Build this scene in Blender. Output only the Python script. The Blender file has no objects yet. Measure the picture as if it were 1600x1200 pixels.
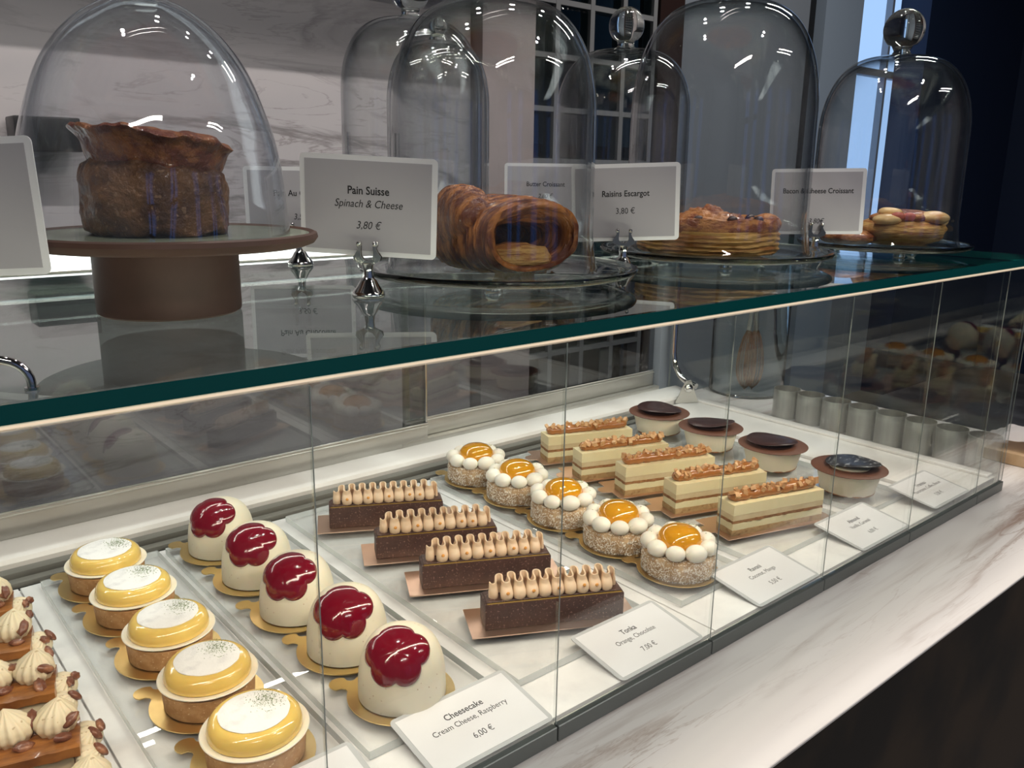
import bpy, bmesh, math, random
from mathutils import Vector, Matrix, noise
D = bpy.data
COL = bpy.context.scene.collection
SC = bpy.context.scene
PI = math.pi
random.seed(7)

# ------------------------------------------------------------------ camera
cam_d = D.cameras.new('camera'); cam = D.objects.new('camera', cam_d); COL.objects.link(cam)
F = 1318.05
cam_d.sensor_width = 36; cam_d.lens = 36 * F / 1600; cam_d.clip_start = .02; cam_d.clip_end = 60
R3 = Matrix(((0.76433988, 0.14762951, -0.62768629), (-0.64465995, 0.19620086, -0.73886316), (0.01407458, 0.96938679, 0.24513497)))
H = .41
cam.matrix_world = Matrix.Translation((0, 0, H)) @ R3.to_4x4()
SC.camera = cam
# ------------------------------------------------------------------ render look
SC.view_settings.view_transform = 'Standard'; SC.view_settings.look = 'None'
SC.view_settings.gamma = 1; SC.view_settings.use_curve_mapping = False
SC.view_settings.exposure = 0.28
cy = SC.cycles
cy.max_bounces = 14; cy.transparent_max_bounces = 48; cy.transmission_bounces = 12
cy.glossy_bounces = 6; cy.diffuse_bounces = 3
cy.caustics_reflective = False; cy.caustics_refractive = False
cy.sample_clamp_indirect = 4
# ------------------------------------------------------------------ world
w = D.worlds.new('world'); SC.world = w; w.use_nodes = True
w.node_tree.nodes['Background'].inputs[0].default_value = (.035, .05, .08, 1)
w.node_tree.nodes['Background'].inputs[1].default_value = .6

def area(name, loc, size, power, color, target=None, sizey=None, shape=None, spread=180):
    l = D.lights.new(name, 'AREA'); l.energy = power; l.color = color
    l.shape = shape or ('RECTANGLE' if sizey else 'SQUARE'); l.size = size
    if sizey: l.size_y = sizey
    l.spread = math.radians(spread)
    o = D.objects.new(name, l); COL.objects.link(o); o.location = loc
    if target is not None:
        d = Vector(target) - Vector(loc); o.rotation_euler = d.to_track_quat('-Z', 'Y').to_euler()
    return o
# LED line under the front edge of the glass top, inside the case
area('led_line_light', (.55, .419, .292), 1.5, LED_W := 2.7, (1, .86, .68), target=(.55, .72, 0), sizey=.006)
area('rear_fill_light', (.55, .985, .292), 1.3, .9, (1, .93, .84), target=(.55, .75, 0), sizey=.006)  # added fill that brightens the back of the case, no fixture there
# linear track lights of the ceiling
WALLWASH = area('wall_wash_light', (.3, .55, 1.9), 3.4, 9.5, (1, .93, .88), target=(.3, 1.7, .30), sizey=.02, spread=75)
SPOTS = [(-.10, .62, 1.55), (.40, .80, 1.55), (.85, .75, 1.55), (1.30, .70, 1.55), (.95, -.35, 1.6)]
for i, s in enumerate(SPOTS):
    area('downlight_light', (s[0], s[1], s[2] - .012), .055, 2.9 if i == 4 else 1.7, (1, .95, .9), target=(s[0] * .7 + .2, .62, .1), shape='DISK', spread=130)

for x, y in ((-.8, -2.0), (2.6, -2.0), (3.3, 1.1)):  # added fill lights: two from the front, one for the back area
    area('ceiling_fill_light', (x, y, 2.36), 1.3, 25, (1, .93, .86), target=(x, y, 0), sizey=.07)

# ------------------------------------------------------------------ helpers
def tag(o, label=None, cat=None, group=None, kind=None):
    if label: o['label'] = label
    if cat: o['category'] = cat
    if group: o['group'] = group
    if kind: o['kind'] = kind
    return o
def thing(name, label, cat, loc=(0, 0, 0), rz=0, group=None, kind=None):
    o = D.objects.new(name, None); COL.objects.link(o); o.location = loc; o.rotation_euler = (0, 0, rz)
    o.empty_display_size = .01
    return tag(o, label, cat, group, kind)
def link(name, me, mat, parent=None, loc=None):
    o = D.objects.new(name, me); COL.objects.link(o)
    if mat is not None and len(me.materials) == 0:
        for m in (mat if isinstance(mat, (list, tuple)) else [mat]): me.materials.append(m)
    if parent: o.parent = parent
    if loc: o.location = loc
    return o
def obj(name, bm, mat, parent=None, smooth=35, loc=None):
    me = D.meshes.new(name); bm.normal_update(); bm.to_mesh(me); bm.free()
    if smooth:
        me.shade_smooth()
        me.set_sharp_from_angle(angle=math.radians(smooth))
    return link(name, me, mat, parent, loc)
def copy_tree(o, parent=None):
    c = o.copy(); COL.objects.link(c); c.parent = parent
    for ch in list(o.children): copy_tree(ch, c)
    return c
def BM(): return bmesh.new()
def box(bm, x0, x1, y0, y1, z0, z1, bev=0, seg=2):
    vs = [bm.verts.new((x, y, z)) for z in (z0, z1) for (x, y) in ((x0, y0), (x1, y0), (x1, y1), (x0, y1))]
    fs = [(3, 2, 1, 0), (4, 5, 6, 7), (0, 1, 5, 4), (1, 2, 6, 5), (2, 3, 7, 6), (3, 0, 4, 7)]
    fl = [bm.faces.new([vs[i] for i in f]) for f in fs]
    if bev:
        es = list({e for f in fl for e in f.edges})
        bmesh.ops.bevel(bm, geom=es, offset=bev, segments=seg, affect='EDGES', profile=.6)
    return bm
def lathe(bm, prof, n=48, sx=1, sy=1, cx=0, cy=0, fn=None, close=False):
    rings = []
    for (r, z) in prof:
        if r < 1e-6:
            rings.append([bm.verts.new((cx, cy, z))])
        else:
            ring = []
            for i in range(n):
                a = 2 * PI * i / n; p = Vector((cx + r * sx * math.cos(a), cy + r * sy * math.sin(a), z))
                if fn: p = fn(p, a, r, z)
                ring.append(bm.verts.new(p))
            rings.append(ring)
    def join(A, B):
        if len(A) == 1 and len(B) == 1: return
        for i in range(n):
            j = (i + 1) % n
            if len(A) == 1: bm.faces.new((A[0], B[j], B[i]))
            elif len(B) == 1: bm.faces.new((A[i], A[j], B[0]))
            else: bm.faces.new((A[i], A[j], B[j], B[i]))
    for A, B in zip(rings, rings[1:]): join(A, B)
    if close: join(rings[-1], rings[0])
    return bm
def tube(bm, pts, r, n=12, cap=True):
    pts = [Vector(p) for p in pts]; rings = []
    rr = r if isinstance(r, (list, tuple)) else [r] * len(pts)
    up = Vector((0, 0, 1)); t0 = (pts[1] - pts[0]).normalized()
    if abs(t0.dot(up)) > .9: up = Vector((1, 0, 0))
    nrm = t0.cross(up).normalized()
    for i, p in enumerate(pts):
        t = (pts[min(i + 1, len(pts) - 1)] - pts[max(i - 1, 0)]).normalized()
        nrm = (nrm - t * nrm.dot(t)).normalized(); b = t.cross(nrm)
        rings.append([bm.verts.new(p + (nrm * math.cos(2 * PI * k / n) + b * math.sin(2 * PI * k / n)) * rr[i]) for k in range(n)])
    for A, B in zip(rings, rings[1:]):
        for k in range(n):
            bm.faces.new((A[k], A[(k + 1) % n], B[(k + 1) % n], B[k]))
    if cap:
        bm.faces.new(rings[0][::-1]); bm.faces.new(rings[-1])
    return bm
def sphere(bm, c, r, n=20, m=12, sc=(1, 1, 1), fn=None):
    prof = [(max(0, math.sin(PI * k / m)), -math.cos(PI * k / m)) for k in range(m + 1)]
    prof[0] = (0, -1); prof[-1] = (0, 1)
    b2 = bmesh.new(); lathe(b2, prof, n)
    for v in b2.verts:
        q = Vector((v.co.x * sc[0], v.co.y * sc[1], v.co.z * sc[2])) * r
        if fn: q = fn(q)
        v.co = q + Vector(c)
    merge(bm, b2)
    return bm
def merge(bm, b2, M=None):
    me = D.meshes.new('tmp'); b2.to_mesh(me); b2.free()
    if M is not None: me.transform(M)
    bm.from_mesh(me); D.meshes.remove(me)
def extrude_poly(bm, pts, z0, z1, bev=0):
    a = [bm.verts.new((x, y, z0)) for x, y in pts]; b = [bm.verts.new((x, y, z1)) for x, y in pts]
    n = len(pts); f0 = bm.faces.new(a[::-1]); f1 = bm.faces.new(b)
    for i in range(n): bm.faces.new((a[i], a[(i + 1) % n], b[(i + 1) % n], b[i]))
    if bev: bmesh.ops.bevel(bm, geom=list(set(f1.edges)), offset=bev, segments=2, affect='EDGES')
    return bm
def rrect(x0, x1, y0, y1, r, k=5):
    p = []
    for (cx, cyy, a0) in ((x1 - r, y1 - r, 0), (x0 + r, y1 - r, 90), (x0 + r, y0 + r, 180), (x1 - r, y0 + r, 270)):
        for i in range(k + 1):
            a = math.radians(a0 + 90 * i / k); p.append((cx + r * math.cos(a), cyy + r * math.sin(a)))
    return p
def nz(p, s, o=0): return noise.noise(Vector(p) * s + Vector((o, o * 1.7, o * .3)))

# ------------------------------------------------------------------ materials
def newmat(name):
    m = D.materials.new(name); m.use_nodes = True; nt = m.node_tree
    return m, nt, nt.nodes['Principled BSDF'], nt.nodes['Material Output']
def noisetex(nt, scale, detail=4, rough=.55, stretch=None, coord='Object', dist=0):
    tc = nt.nodes.new('ShaderNodeTexCoord'); mp = nt.nodes.new('ShaderNodeMapping')
    n = nt.nodes.new('ShaderNodeTexNoise'); n.inputs['Scale'].default_value = scale
    n.inputs['Detail'].default_value = detail; n.inputs['Roughness'].default_value = rough; n.inputs['Distortion'].default_value = dist
    if stretch: mp.inputs['Scale'].default_value = stretch
    nt.links.new(tc.outputs[coord], mp.inputs[0]); nt.links.new(mp.outputs[0], n.inputs['Vector'])
    return n
def ramp(nt, src, stops):
    r = nt.nodes.new('ShaderNodeValToRGB'); el = r.color_ramp.elements
    while len(el) < len(stops): el.new(.5)
    for e, (p, c) in zip(el, stops): e.position = p; e.color = (*c, 1)
    nt.links.new(src, r.inputs[0]); return r
def P(name, base, rough=.5, metal=0, spec=.5, var=None, bump=None, coat=0, sss=0, sssr=.004, trans=0, ior=1.45, emit=None, specks=None, var_stretch=None, aniso=0):
    """principled material; var=(scale, colour2, lo, hi); bump=(scale, strength, distance); specks=(scale, threshold, colour)"""
    m, nt, b, out = newmat(name)
    b.inputs['Base Color'].default_value = (*base, 1); b.inputs['Roughness'].default_value = rough
    b.inputs['Metallic'].default_value = metal; b.inputs['Specular IOR Level'].default_value = spec
    b.inputs['Coat Weight'].default_value = coat; b.inputs['Coat Roughness'].default_value = .06
    b.inputs['Transmission Weight'].default_value = trans; b.inputs['IOR'].default_value = ior
    if sss:
        b.inputs['Subsurface Weight'].default_value = sss; b.inputs['Subsurface Radius'].default_value = (1, .6, .35)
        b.inputs['Subsurface Scale'].default_value = sssr
    src = None
    if var:
        n = noisetex(nt, var[0], 5, .6, var_stretch)
        r = ramp(nt, n.outputs['Fac'], [(var[2], base), (var[3], var[1])]); src = r.outputs[0]
    if specks:
        n2 = noisetex(nt, specks[0], 1, .5)
        r2 = ramp(nt, n2.outputs['Fac'], [(specks[1], (0, 0, 0)), (specks[1] + .03, (1, 1, 1))])
        mx = nt.nodes.new('ShaderNodeMix'); mx.data_type = 'RGBA'
        nt.links.new(r2.outputs[0], mx.inputs[0])
        if src: nt.links.new(src, mx.inputs[6])
        else: mx.inputs[6].default_value = (*base, 1)
        mx.inputs[7].default_value = (*specks[2], 1); src = mx.outputs[2]
    if src: nt.links.new(src, b.inputs['Base Color'])
    if bump:
        n = noisetex(nt, bump[0], 4, .6, var_stretch); bp = nt.nodes.new('ShaderNodeBump')
        bp.inputs['Strength'].default_value = bump[1]; bp.inputs['Distance'].default_value = bump[2]
        nt.links.new(n.outputs['Fac'], bp.inputs['Height']); nt.links.new(bp.outputs[0], b.inputs['Normal'])
    if emit:
        b.inputs['Emission Color'].default_value = (*emit[0], 1); b.inputs['Emission Strength'].default_value = emit[1]
    return m
def thin_glass(name, tint=(.96, .98, .97), edge=(.55, .6, .6), f0=.04, rough=0.0, wobble=0, haze=0):
    """sheet glass: clear straight through, mirror-like by the Fresnel law, darker where seen along the sheet"""
    m, nt, b, out = newmat(name); nt.nodes.remove(b)
    lw = nt.nodes.new('ShaderNodeLayerWeight'); lw.inputs[0].default_value = .5
    pw = nt.nodes.new('ShaderNodeMath'); pw.operation = 'POWER'; pw.inputs[1].default_value = 5
    ma = nt.nodes.new('ShaderNodeMath'); ma.operation = 'MULTIPLY_ADD'; ma.inputs[1].default_value = 1 - f0; ma.inputs[2].default_value = f0
    nt.links.new(lw.outputs['Facing'], pw.inputs[0]); nt.links.new(pw.outputs[0], ma.inputs[0])
    tr = nt.nodes.new('ShaderNodeBsdfTransparent'); gl = nt.nodes.new('ShaderNodeBsdfGlossy')
    gl.inputs['Roughness'].default_value = rough; gl.inputs['Color'].default_value = (1, 1, 1, 1)
    p3 = nt.nodes.new('ShaderNodeMath'); p3.operation = 'POWER'; p3.inputs[1].default_value = 3
    nt.links.new(lw.outputs['Facing'], p3.inputs[0])
    mc = nt.nodes.new('ShaderNodeMix'); mc.data_type = 'RGBA'
    mc.inputs[6].default_value = (*tint, 1); mc.inputs[7].default_value = (*edge, 1)
    nt.links.new(p3.outputs[0], mc.inputs[0]); nt.links.new(mc.outputs[2], tr.inputs[0])
    mix = nt.nodes.new('ShaderNodeMixShader')
    nt.links.new(ma.outputs[0], mix.inputs[0]); nt.links.new(tr.outputs[0], mix.inputs[1]); nt.links.new(gl.outputs[0], mix.inputs[2])
    last = mix
    if haze:
        df = nt.nodes.new('ShaderNodeBsdfDiffuse'); df.inputs[0].default_value = (.8, .85, .95, 1)
        n = noisetex(nt, 30, 4, .7, (1, 1, .35)); r = ramp(nt, n.outputs['Fac'], [(.35, (haze * .3,) * 3), (.75, (haze * 2.0,) * 3)])
        m2 = nt.nodes.new('ShaderNodeMixShader'); nt.links.new(r.outputs[0], m2.inputs[0])
        nt.links.new(mix.outputs[0], m2.inputs[1]); nt.links.new(df.outputs[0], m2.inputs[2]); last = m2
    if wobble:
        n = noisetex(nt, 14, 2, .5, (1, 1, .4)); bp = nt.nodes.new('ShaderNodeBump'); bp.inputs['Strength'].default_value = wobble
        bp.inputs['Distance'].default_value = .01
        nt.links.new(n.outputs['Fac'], bp.inputs['Height']); nt.links.new(bp.outputs[0], gl.inputs['Normal'])
    nt.links.new(last.outputs[0], out.inputs[0])
    return m
def emission(name, col, s):
    m, nt, b, out = newmat(name); nt.nodes.remove(b)
    e = nt.nodes.new('ShaderNodeEmission'); e.inputs[0].default_value = (*col, 1); e.inputs[1].default_value = s
    nt.links.new(e.outputs[0], out.inputs[0]); return m
def marble(name, base, vein, vein2, stretch, scale, rough=.12, contrast=(.44, .5, .56), rot=(0, 0, 0), cloud=None):
    m, nt, b, out = newmat(name)
    tc = nt.nodes.new('ShaderNodeTexCoord'); mp = nt.nodes.new('ShaderNodeMapping')
    mp.inputs['Scale'].default_value = stretch; mp.inputs['Rotation'].default_value = rot
    nt.links.new(tc.outputs['Object'], mp.inputs[0])
    def nn(sc, det, dist):
        n = nt.nodes.new('ShaderNodeTexNoise'); n.inputs['Scale'].default_value = sc; n.inputs['Detail'].default_value = det
        n.inputs['Distortion'].default_value = dist; n.inputs['Roughness'].default_value = .6
        nt.links.new(mp.outputs[0], n.inputs['Vector']); return n
    n1 = nn(scale, 7, .9); n2 = nn(scale * .45, 4, .4); n3 = nn(scale * 2.3, 6, 1.2)
    r1 = ramp(nt, n1.outputs['Fac'], [(contrast[0], (0, 0, 0)), (contrast[1], (1, 1, 1)), (contrast[2], (0, 0, 0))])
    r3 = ramp(nt, n3.outputs['Fac'], [(.485, (0, 0, 0)), (.5, (1, 1, 1)), (.515, (0, 0, 0))])
    r2 = ramp(nt, n2.outputs['Fac'], [(.38, base), (.66, cloud or tuple(c * .8 for c in base))])
    msk = ramp(nt, n2.outputs['Fac'], [(.42, (0, 0, 0)), (.62, (1, 1, 1))])
    mul = nt.nodes.new('ShaderNodeMath'); mul.operation = 'MULTIPLY'; nt.links.new(r1.outputs[0], mul.inputs[0]); nt.links.new(msk.outputs[0], mul.inputs[1])
    mx = nt.nodes.new('ShaderNodeMix'); mx.data_type = 'RGBA'; mx.inputs[7].default_value = (*vein, 1)
    nt.links.new(mul.outputs[0], mx.inputs[0]); nt.links.new(r2.outputs[0], mx.inputs[6])
    mu2 = nt.nodes.new('ShaderNodeMath'); mu2.operation = 'MULTIPLY'; nt.links.new(r3.outputs[0], mu2.inputs[0]); nt.links.new(msk.outputs[0], mu2.inputs[1])
    mx2 = nt.nodes.new('ShaderNodeMix'); mx2.data_type = 'RGBA'; mx2.inputs[7].default_value = (*vein2, 1)
    nt.links.new(mu2.outputs[0], mx2.inputs[0]); nt.links.new(mx.outputs[2], mx2.inputs[6])
    nt.links.new(mx2.outputs[2], b.inputs['Base Color']); b.inputs['Roughness'].default_value = rough
    return m

M = {}
M['marble'] = marble('counter_marble', (.86, .82, .79), (.25, .14, .09), (.40, .30, .26), (.34, 3.4, 3), 3.6, .16, (.44, .485, .53), (0, 0, math.radians(34)), (.66, .63, .64))
M['wall_marble'] = marble('wall_marble', (.46, .43, .43), (.13, .12, .12), (.22, .20, .20), (.5, 1, 2.6), 2.2, .35, (.45, .5, .53), (0, math.radians(6), 0), (.36, .35, .36))
M['dark_wood'] = P('dark_counter_front', (.045, .030, .018), .45, var=(6, (.016, .013, .010), .4, .6))
M['floor'] = P('dark_floor', (.20, .20, .21), .4, var=(3, (.08, .08, .085), .4, .6))
M['ceiling'] = P('dark_ceiling', (.06, .06, .065), .8)
M['grey_panel'] = P('grey_panel', (.27, .31, .36), .6)
M['blue_grey'] = P('blue_grey_panel', (.36, .45, .56), .55)
M['navy'] = P('navy_wall', (.010, .022, .060), .6)
M['pink_grey'] = P('warm_grey_plaster', (.30, .26, .26), .7, var=(3, (.25, .22, .22), .4, .6))
M['black'] = P('black_plastic', (.008, .008, .009), .35)
M['brown_post'] = P('dark_brown_post', (.03, .014, .012), .4)
M['window'] = emission('daylight', (.33, .52, .85), 1.0)
M['window_front'] = emission('evening_daylight', (.20, .38, 1.0), .45)
M['mullion'] = P('mullion', (.28, .29, .30), .5)
M['glass_block'] = thin_glass('glass_block', (.5, .58, .58), (.3, .35, .35), .06, .08, .8)
M['white_tray'] = P('white_tray', (.86, .85, .84), .28, var=(30, (.74, .73, .73), .4, .7))
M['white_lip'] = P('white_enamel', (.82, .80, .78), .25)
M['alu'] = P('brushed_aluminium', (.70, .69, .65), .34, metal=.75, var=(8, (.55, .54, .50), .3, .7), var_stretch=(.2, 1, 1))
M['alu_bright'] = P('bright_aluminium', (.85, .84, .80), .18, metal=1)
M['gasket'] = P('grey_gasket', (.17, .165, .145), .45)
M['gasket_dark'] = P('dark_gasket', (.03, .03, .028), .6)
M['grey_post'] = P('blue_grey_post', (.30, .34, .40), .4, metal=.3)
M['case_steel'] = P('dark_steel_trim', (.15, .165, .16), .35, metal=.6)
M['chrome'] = P('chrome', (.75, .74, .72), .07, metal=1)
M['steel'] = P('brushed_steel', (.80, .78, .75), .30, metal=.75, var=(40, (.45, .43, .40), .3, .7), var_stretch=(1, 1, .02))
M['top_glass'] = thin_glass('top_sheet_glass', (.90, .95, .94), (.70, .80, .78), .05)
M['pane_glass'] = thin_glass('clear_pane_glass', (.955, .965, .96), (.7, .75, .75), .035)
M['end_glass'] = thin_glass('end_pane_glass', (.92, .94, .935), (.7, .75, .75), .055)
M['door_glass'] = thin_glass('door_glass', (.72, .74, .75), (.5, .55, .55), .075)
M['dome_glass'] = thin_glass('dome_glass', (.975, .98, .98), (.34, .38, .41), .045, 0, .12)
M['dome_plastic'] = thin_glass('dome_plastic', (.965, .97, .98), (.62, .65, .70), .05, .02, .5, .010)
M['clear_glass'] = P('clear_glass', (.93, .97, .95), 0, trans=1, ior=1.45)
M['acrylic'] = thin_glass('acrylic', (.996, .998, .996), (.92, .94, .93), .035)
M['acrylic_edge'] = P('polished_acrylic_edge', (.80, .84, .82), .12, trans=.55, ior=1.2)
M['glass_edge'] = P('green_glass_edge', (.004, .085, .085), .10, spec=.6)
M['pane_edge'] = P('pane_edge', (.32, .36, .35), .3)
M['terracotta'] = P('brown_terracotta', (.085, .042, .031), .55, var=(12, (.068, .033, .024), .4, .6))
M['green_glaze'] = P('sage_glaze', (.22, .25, .18), .25)
M['gold'] = P('gold_foil', (.86, .62, .26), .34, metal=1, bump=(60, .15, .001))
M['copper_foil'] = P('copper_foil', (.86, .60, .45), .36, metal=1, bump=(60, .15, .001))
M['crust'] = P('shortcrust', (.50, .255, .095), .6, var=(140, (.62, .35, .15), .45, .65), bump=(260, .5, .001), specks=(420, .68, (.85, .62, .35)))
M['white_choc'] = P('white_icing_rim', (.86, .79, .66), .4, sss=.2, sssr=.003)
M['lemon'] = P('lemon_curd', (.78, .53, .14), .12, coat=.6, sss=.25, sssr=.006, var=(25, (.86, .62, .17), .4, .65))
M['sugar'] = P('powdered_sugar', (.88, .87, .86), .85, var=(90, (.70, .69, .70), .52, .75), bump=(300, .8, .0008))
M['zest'] = P('lime_zest', (.13, .20, .03), .6)
M['cheesecake'] = P('white_cheesecake', (.82, .76, .60), .42, sss=.25, sssr=.006, specks=(330, .735, (.45, .30, .18)), bump=(50, .1, .001))
M['raspberry'] = P('raspberry_jelly', (.17, .001, .012), .14, coat=.8, sss=.1, bump=(220, .12, .0008))
M['choc_bar'] = P('dark_chocolate_crumb', (.060, .027, .020), .42, var=(60, (.085, .038, .028), .4, .7), specks=(480, .63, (.22, .13, .10)), bump=(200, .35, .001))
M['orange_layer'] = P('orange_layer', (.30, .18, .03), .4)
M['praline'] = P('hazelnut_cream', (.72, .53, .36), .38, sss=.2, sssr=.004)
M['orange_dot'] = P('orange_jelly_dot', (.80, .36, .08), .15, coat=.5)
M['coco_sponge'] = P('coconut_sponge', (.40, .25, .13), .8, var=(90, (.62, .45, .27), .35, .65), bump=(150, .8, .002))
M['coconut'] = P('shredded_coconut', (.92, .86, .76), .65)
M['dollop'] = P('whipped_cream', (.86, .82, .72), .4, sss=.2, sssr=.004, specks=(300, .74, (.40, .33, .2)))
M['mango'] = P('mango_jelly', (.66, .29, .008), .03, coat=1, sss=.15, sssr=.006)
M['sponge'] = P('sponge_layer', (.52, .33, .15), .75, var=(160, (.30, .14, .05), .5, .75), bump=(240, .8, .0015))
M['dark_sponge'] = P('caramel_soaked_sponge', (.27, .115, .04), .6, var=(160, (.42, .22, .09), .45, .7), bump=(240, .8, .0015))
M['vanilla_low'] = P('caramel_cream_layer', (.60, .47, .28), .5, var=(60, (.66, .54, .34), .4, .6))
M['vanilla'] = P('vanilla_cream', (.80, .70, .43), .45, sss=.15, bump=(60, .25, .001), specks=(300, .75, (.5, .4, .25)))
M['caramel'] = P('caramel_glaze', (.36, .135, .035), .16, coat=.6)
M['nut'] = P('chopped_almond', (.52, .27, .11), .4, var=(120, (.66, .40, .20), .4, .6))
M['mascarpone'] = P('mascarpone_cream', (.84, .77, .60), .5, sss=.2, bump=(60, .2, .001))
M['cocoa_disc'] = P('milk_chocolate_disc', (.135, .052, .030), .5)
M['choc_disc'] = P('dark_chocolate_disc', (.040, .018, .018), .3, var=(45, (.055, .026, .024), .4, .6))
M['choc_swirl'] = P('marbled_chocolate_disc', (.03, .03, .037), .3, var=(45, (.32, .33, .36), .54, .62), var_stretch=(1, 3.5, 1))
M['puff'] = P('puff_pastry', (.50, .20, .05), .30, coat=.2, var=(70, (.22, .055, .015), .43, .56), bump=(180, 1, .004), var_stretch=(1, 1, 2.0))
M['puff_roll'] = P('glossy_laminated_crust', (.14, .036, .012), .27, coat=.3, var=(62, (.46, .17, .04), .44, .60), bump=(190, 1, .003), var_stretch=(.5, 3.2, .5))
M['puff_side'] = P('puff_pastry_layers', (.68, .40, .12), .5, var=(95, (.38, .15, .035), .46, .60), bump=(170, 1, .004), var_stretch=(.3, .3, 2.4))
M['glazed_top'] = P('caramelised_pastry_top', (.36, .14, .035), .3, var=(60, (.17, .055, .016), .38, .62), coat=.3, bump=(90, .25, .001), var_stretch=(.5, 2, 1))
M['brioche'] = P('dark_baked_brioche', (.105, .042, .018), .42, var=(45, (.22, .10, .035), .42, .60), bump=(200, 1, .003), coat=.1, specks=(260, .66, (.30, .17, .09)))
M['brioche_cap'] = P('glossy_brioche_cap', (.17, .040, .016), .28, coat=.3, var=(90, (.34, .12, .035), .44, .58), bump=(220, 1, .004))
M['cheese'] = P('melted_cheese', (.80, .55, .25), .35, coat=.2, var=(40, (.62, .30, .10), .45, .7))
M['ham'] = P('cured_ham', (.52, .13, .09), .35)
M['pie_cream'] = P('ribbed_vanilla_cream', (.72, .62, .44), .45, sss=.2, specks=(260, .70, (.48, .38, .24)))
M['pecan'] = P('pecan', (.15, .050, .028), .35, coat=.2, var=(90, (.38, .17, .09), .45, .65), bump=(150, .5, .001))
M['plastic_sleeve'] = P('card_sleeve', (.84, .84, .86), .22)
M['paper'] = P('card_paper', (.44, .425, .455), .6)
M['paper_flat'] = P('flat_card_paper', (.74, .74, .76), .35)
M['sleeve_flat'] = P('flat_card_sleeve', (.72, .74, .76), .12, trans=.35, ior=1.2)
M['ink'] = P('black_ink', (.012, .012, .014), .6)
M['light_panel'] = emission('lit_panel', (.93, 1.0, .97), 2.2)
M['led_line'] = emission('warm_led_line', (1, .80, .58), .7)
M['lamp_disc'] = emission('lamp_disc', (1, .95, .88), 12)
M['copper_wire'] = P('copper_wire', (.75, .45, .27), .25, metal=1)
M['cloth'] = P('white_cloth', (.78, .75, .76), .8)
M['board_wood'] = P('pale_wood', (.60, .42, .26), .5, var=(20, (.52, .35, .20), .4, .6), var_stretch=(.2, 1, 1))

# ------------------------------------------------------------------ the room
def struct(name, bm, mat, label=None, smooth=0, parent=None):
    o = obj(name, bm, mat, parent, smooth)
    if not parent: o['kind'] = 'structure'
    return o
GZ = -.95
XL, XR, YF, YB, ZC = -2.6, 6.6, -4.2, 3.6, 2.4
b = BM(); box(b, XL, XR, YF, YB, GZ - .1, GZ); struct('floor', b, M['floor'])
b = BM(); box(b, XL, XR, YF, YB, ZC, ZC + .1); struct('ceiling', b, M['ceiling'])
b = BM(); box(b, XL - .1, XL, YF, YB, GZ, ZC); struct('wall_left', b, M['grey_panel'])
b = BM(); box(b, XR, XR + .1, YF, YB, GZ, ZC); struct('wall_right', b, M['navy'])
b = BM(); box(b, XL, XR, YB, YB + .1, GZ, ZC); struct('wall_back', b, M['grey_panel'])
# marble wall behind the servers, and an unseen block added to shade its upper half
b = BM(); box(b, XL, 1.30, 1.70, 1.80, GZ, ZC); struct('wall_marble', b, M['wall_marble'])
b = BM(); box(b, XL, 1.30, 1.47, 1.695, .86, ZC - .01); struct('trim_1', b, M['ceiling'])
b = BM(); box(b, 1.305, 1.47, 1.66, 1.80, GZ, ZC); struct('column', b, M['pink_grey'])
# glass block partition with white joints
part = thing('glass_block_partition', 'partition of grey glass blocks with pale joints behind the domes', 'partition', (0, 2.62, 0))
gb = []
bj = BM()
x0, x1 = 2.22, 2.98; nx = 4; step = (x1 - x0) / nx
zs = [GZ] + [GZ + .2 * k for k in range(1, 15)]
for k in range(nx + 1): box(bj, x0 + k * step - .012, x0 + k * step + .012, -.03, .03, GZ, 1.85)
for z in zs: box(bj, x0, x1, -.029, .029, z - .01, z + .01)
obj('joint_grid', bj, M['mullion'], part, 0)
bb = BM(); box(bb, -step / 2 + .014, step / 2 - .014, -.022, .022, -.088, .088, .012, 2)
blk = D.meshes.new('glass_block'); bb.to_mesh(blk); bb.free(); blk.materials.append(M['glass_block'])
for k in range(nx):
    for z in zs[3:-1]:
        link('glass_block', blk, None, part, (x0 + (k + .5) * step, 0, z + .1))
b = BM(); box(b, 1.62, 3.0, 2.72, 2.78, GZ, .52); struct('trim_2', b, M['brown_post'])
b = BM(); box(b, 3.0, 3.16, 2.58, 2.7, GZ, ZC); struct('trim_3', b, M['brown_post'])
b = BM(); box(b, 3.16, 4.22, 2.62, 2.74, GZ, ZC); struct('wall_panel', b, M['grey_panel'])
b = BM(); box(b, 4.22, 4.34, 2.66, 2.74, GZ, ZC); struct('trim_4', b, M['black'])
b = BM(); box(b, 4.34, 4.72, 2.60, 2.74, GZ, ZC); struct('wall_pier', b, M['blue_grey'])
b = BM(); box(b, 4.72, 5.42, 2.70, 2.72, -.2, ZC); struct('window_1', b, M['window'])
b = BM(); box(b, 5.16, 5.185, 2.66, 2.70, -.2, ZC); box(b, 4.72, 5.42, 2.65, 2.70, .98, 1.02); struct('trim_5', b, M['grey_panel'])
b = BM(); box(b, 4.72, 5.42, 2.60, 2.74, GZ, -.2); struct('trim_6', b, M['grey_panel'])
b = BM(); box(b, 5.20, 6.6, 2.45, 2.63, GZ, ZC); struct('wall_navy', b, M['navy'])
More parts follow.
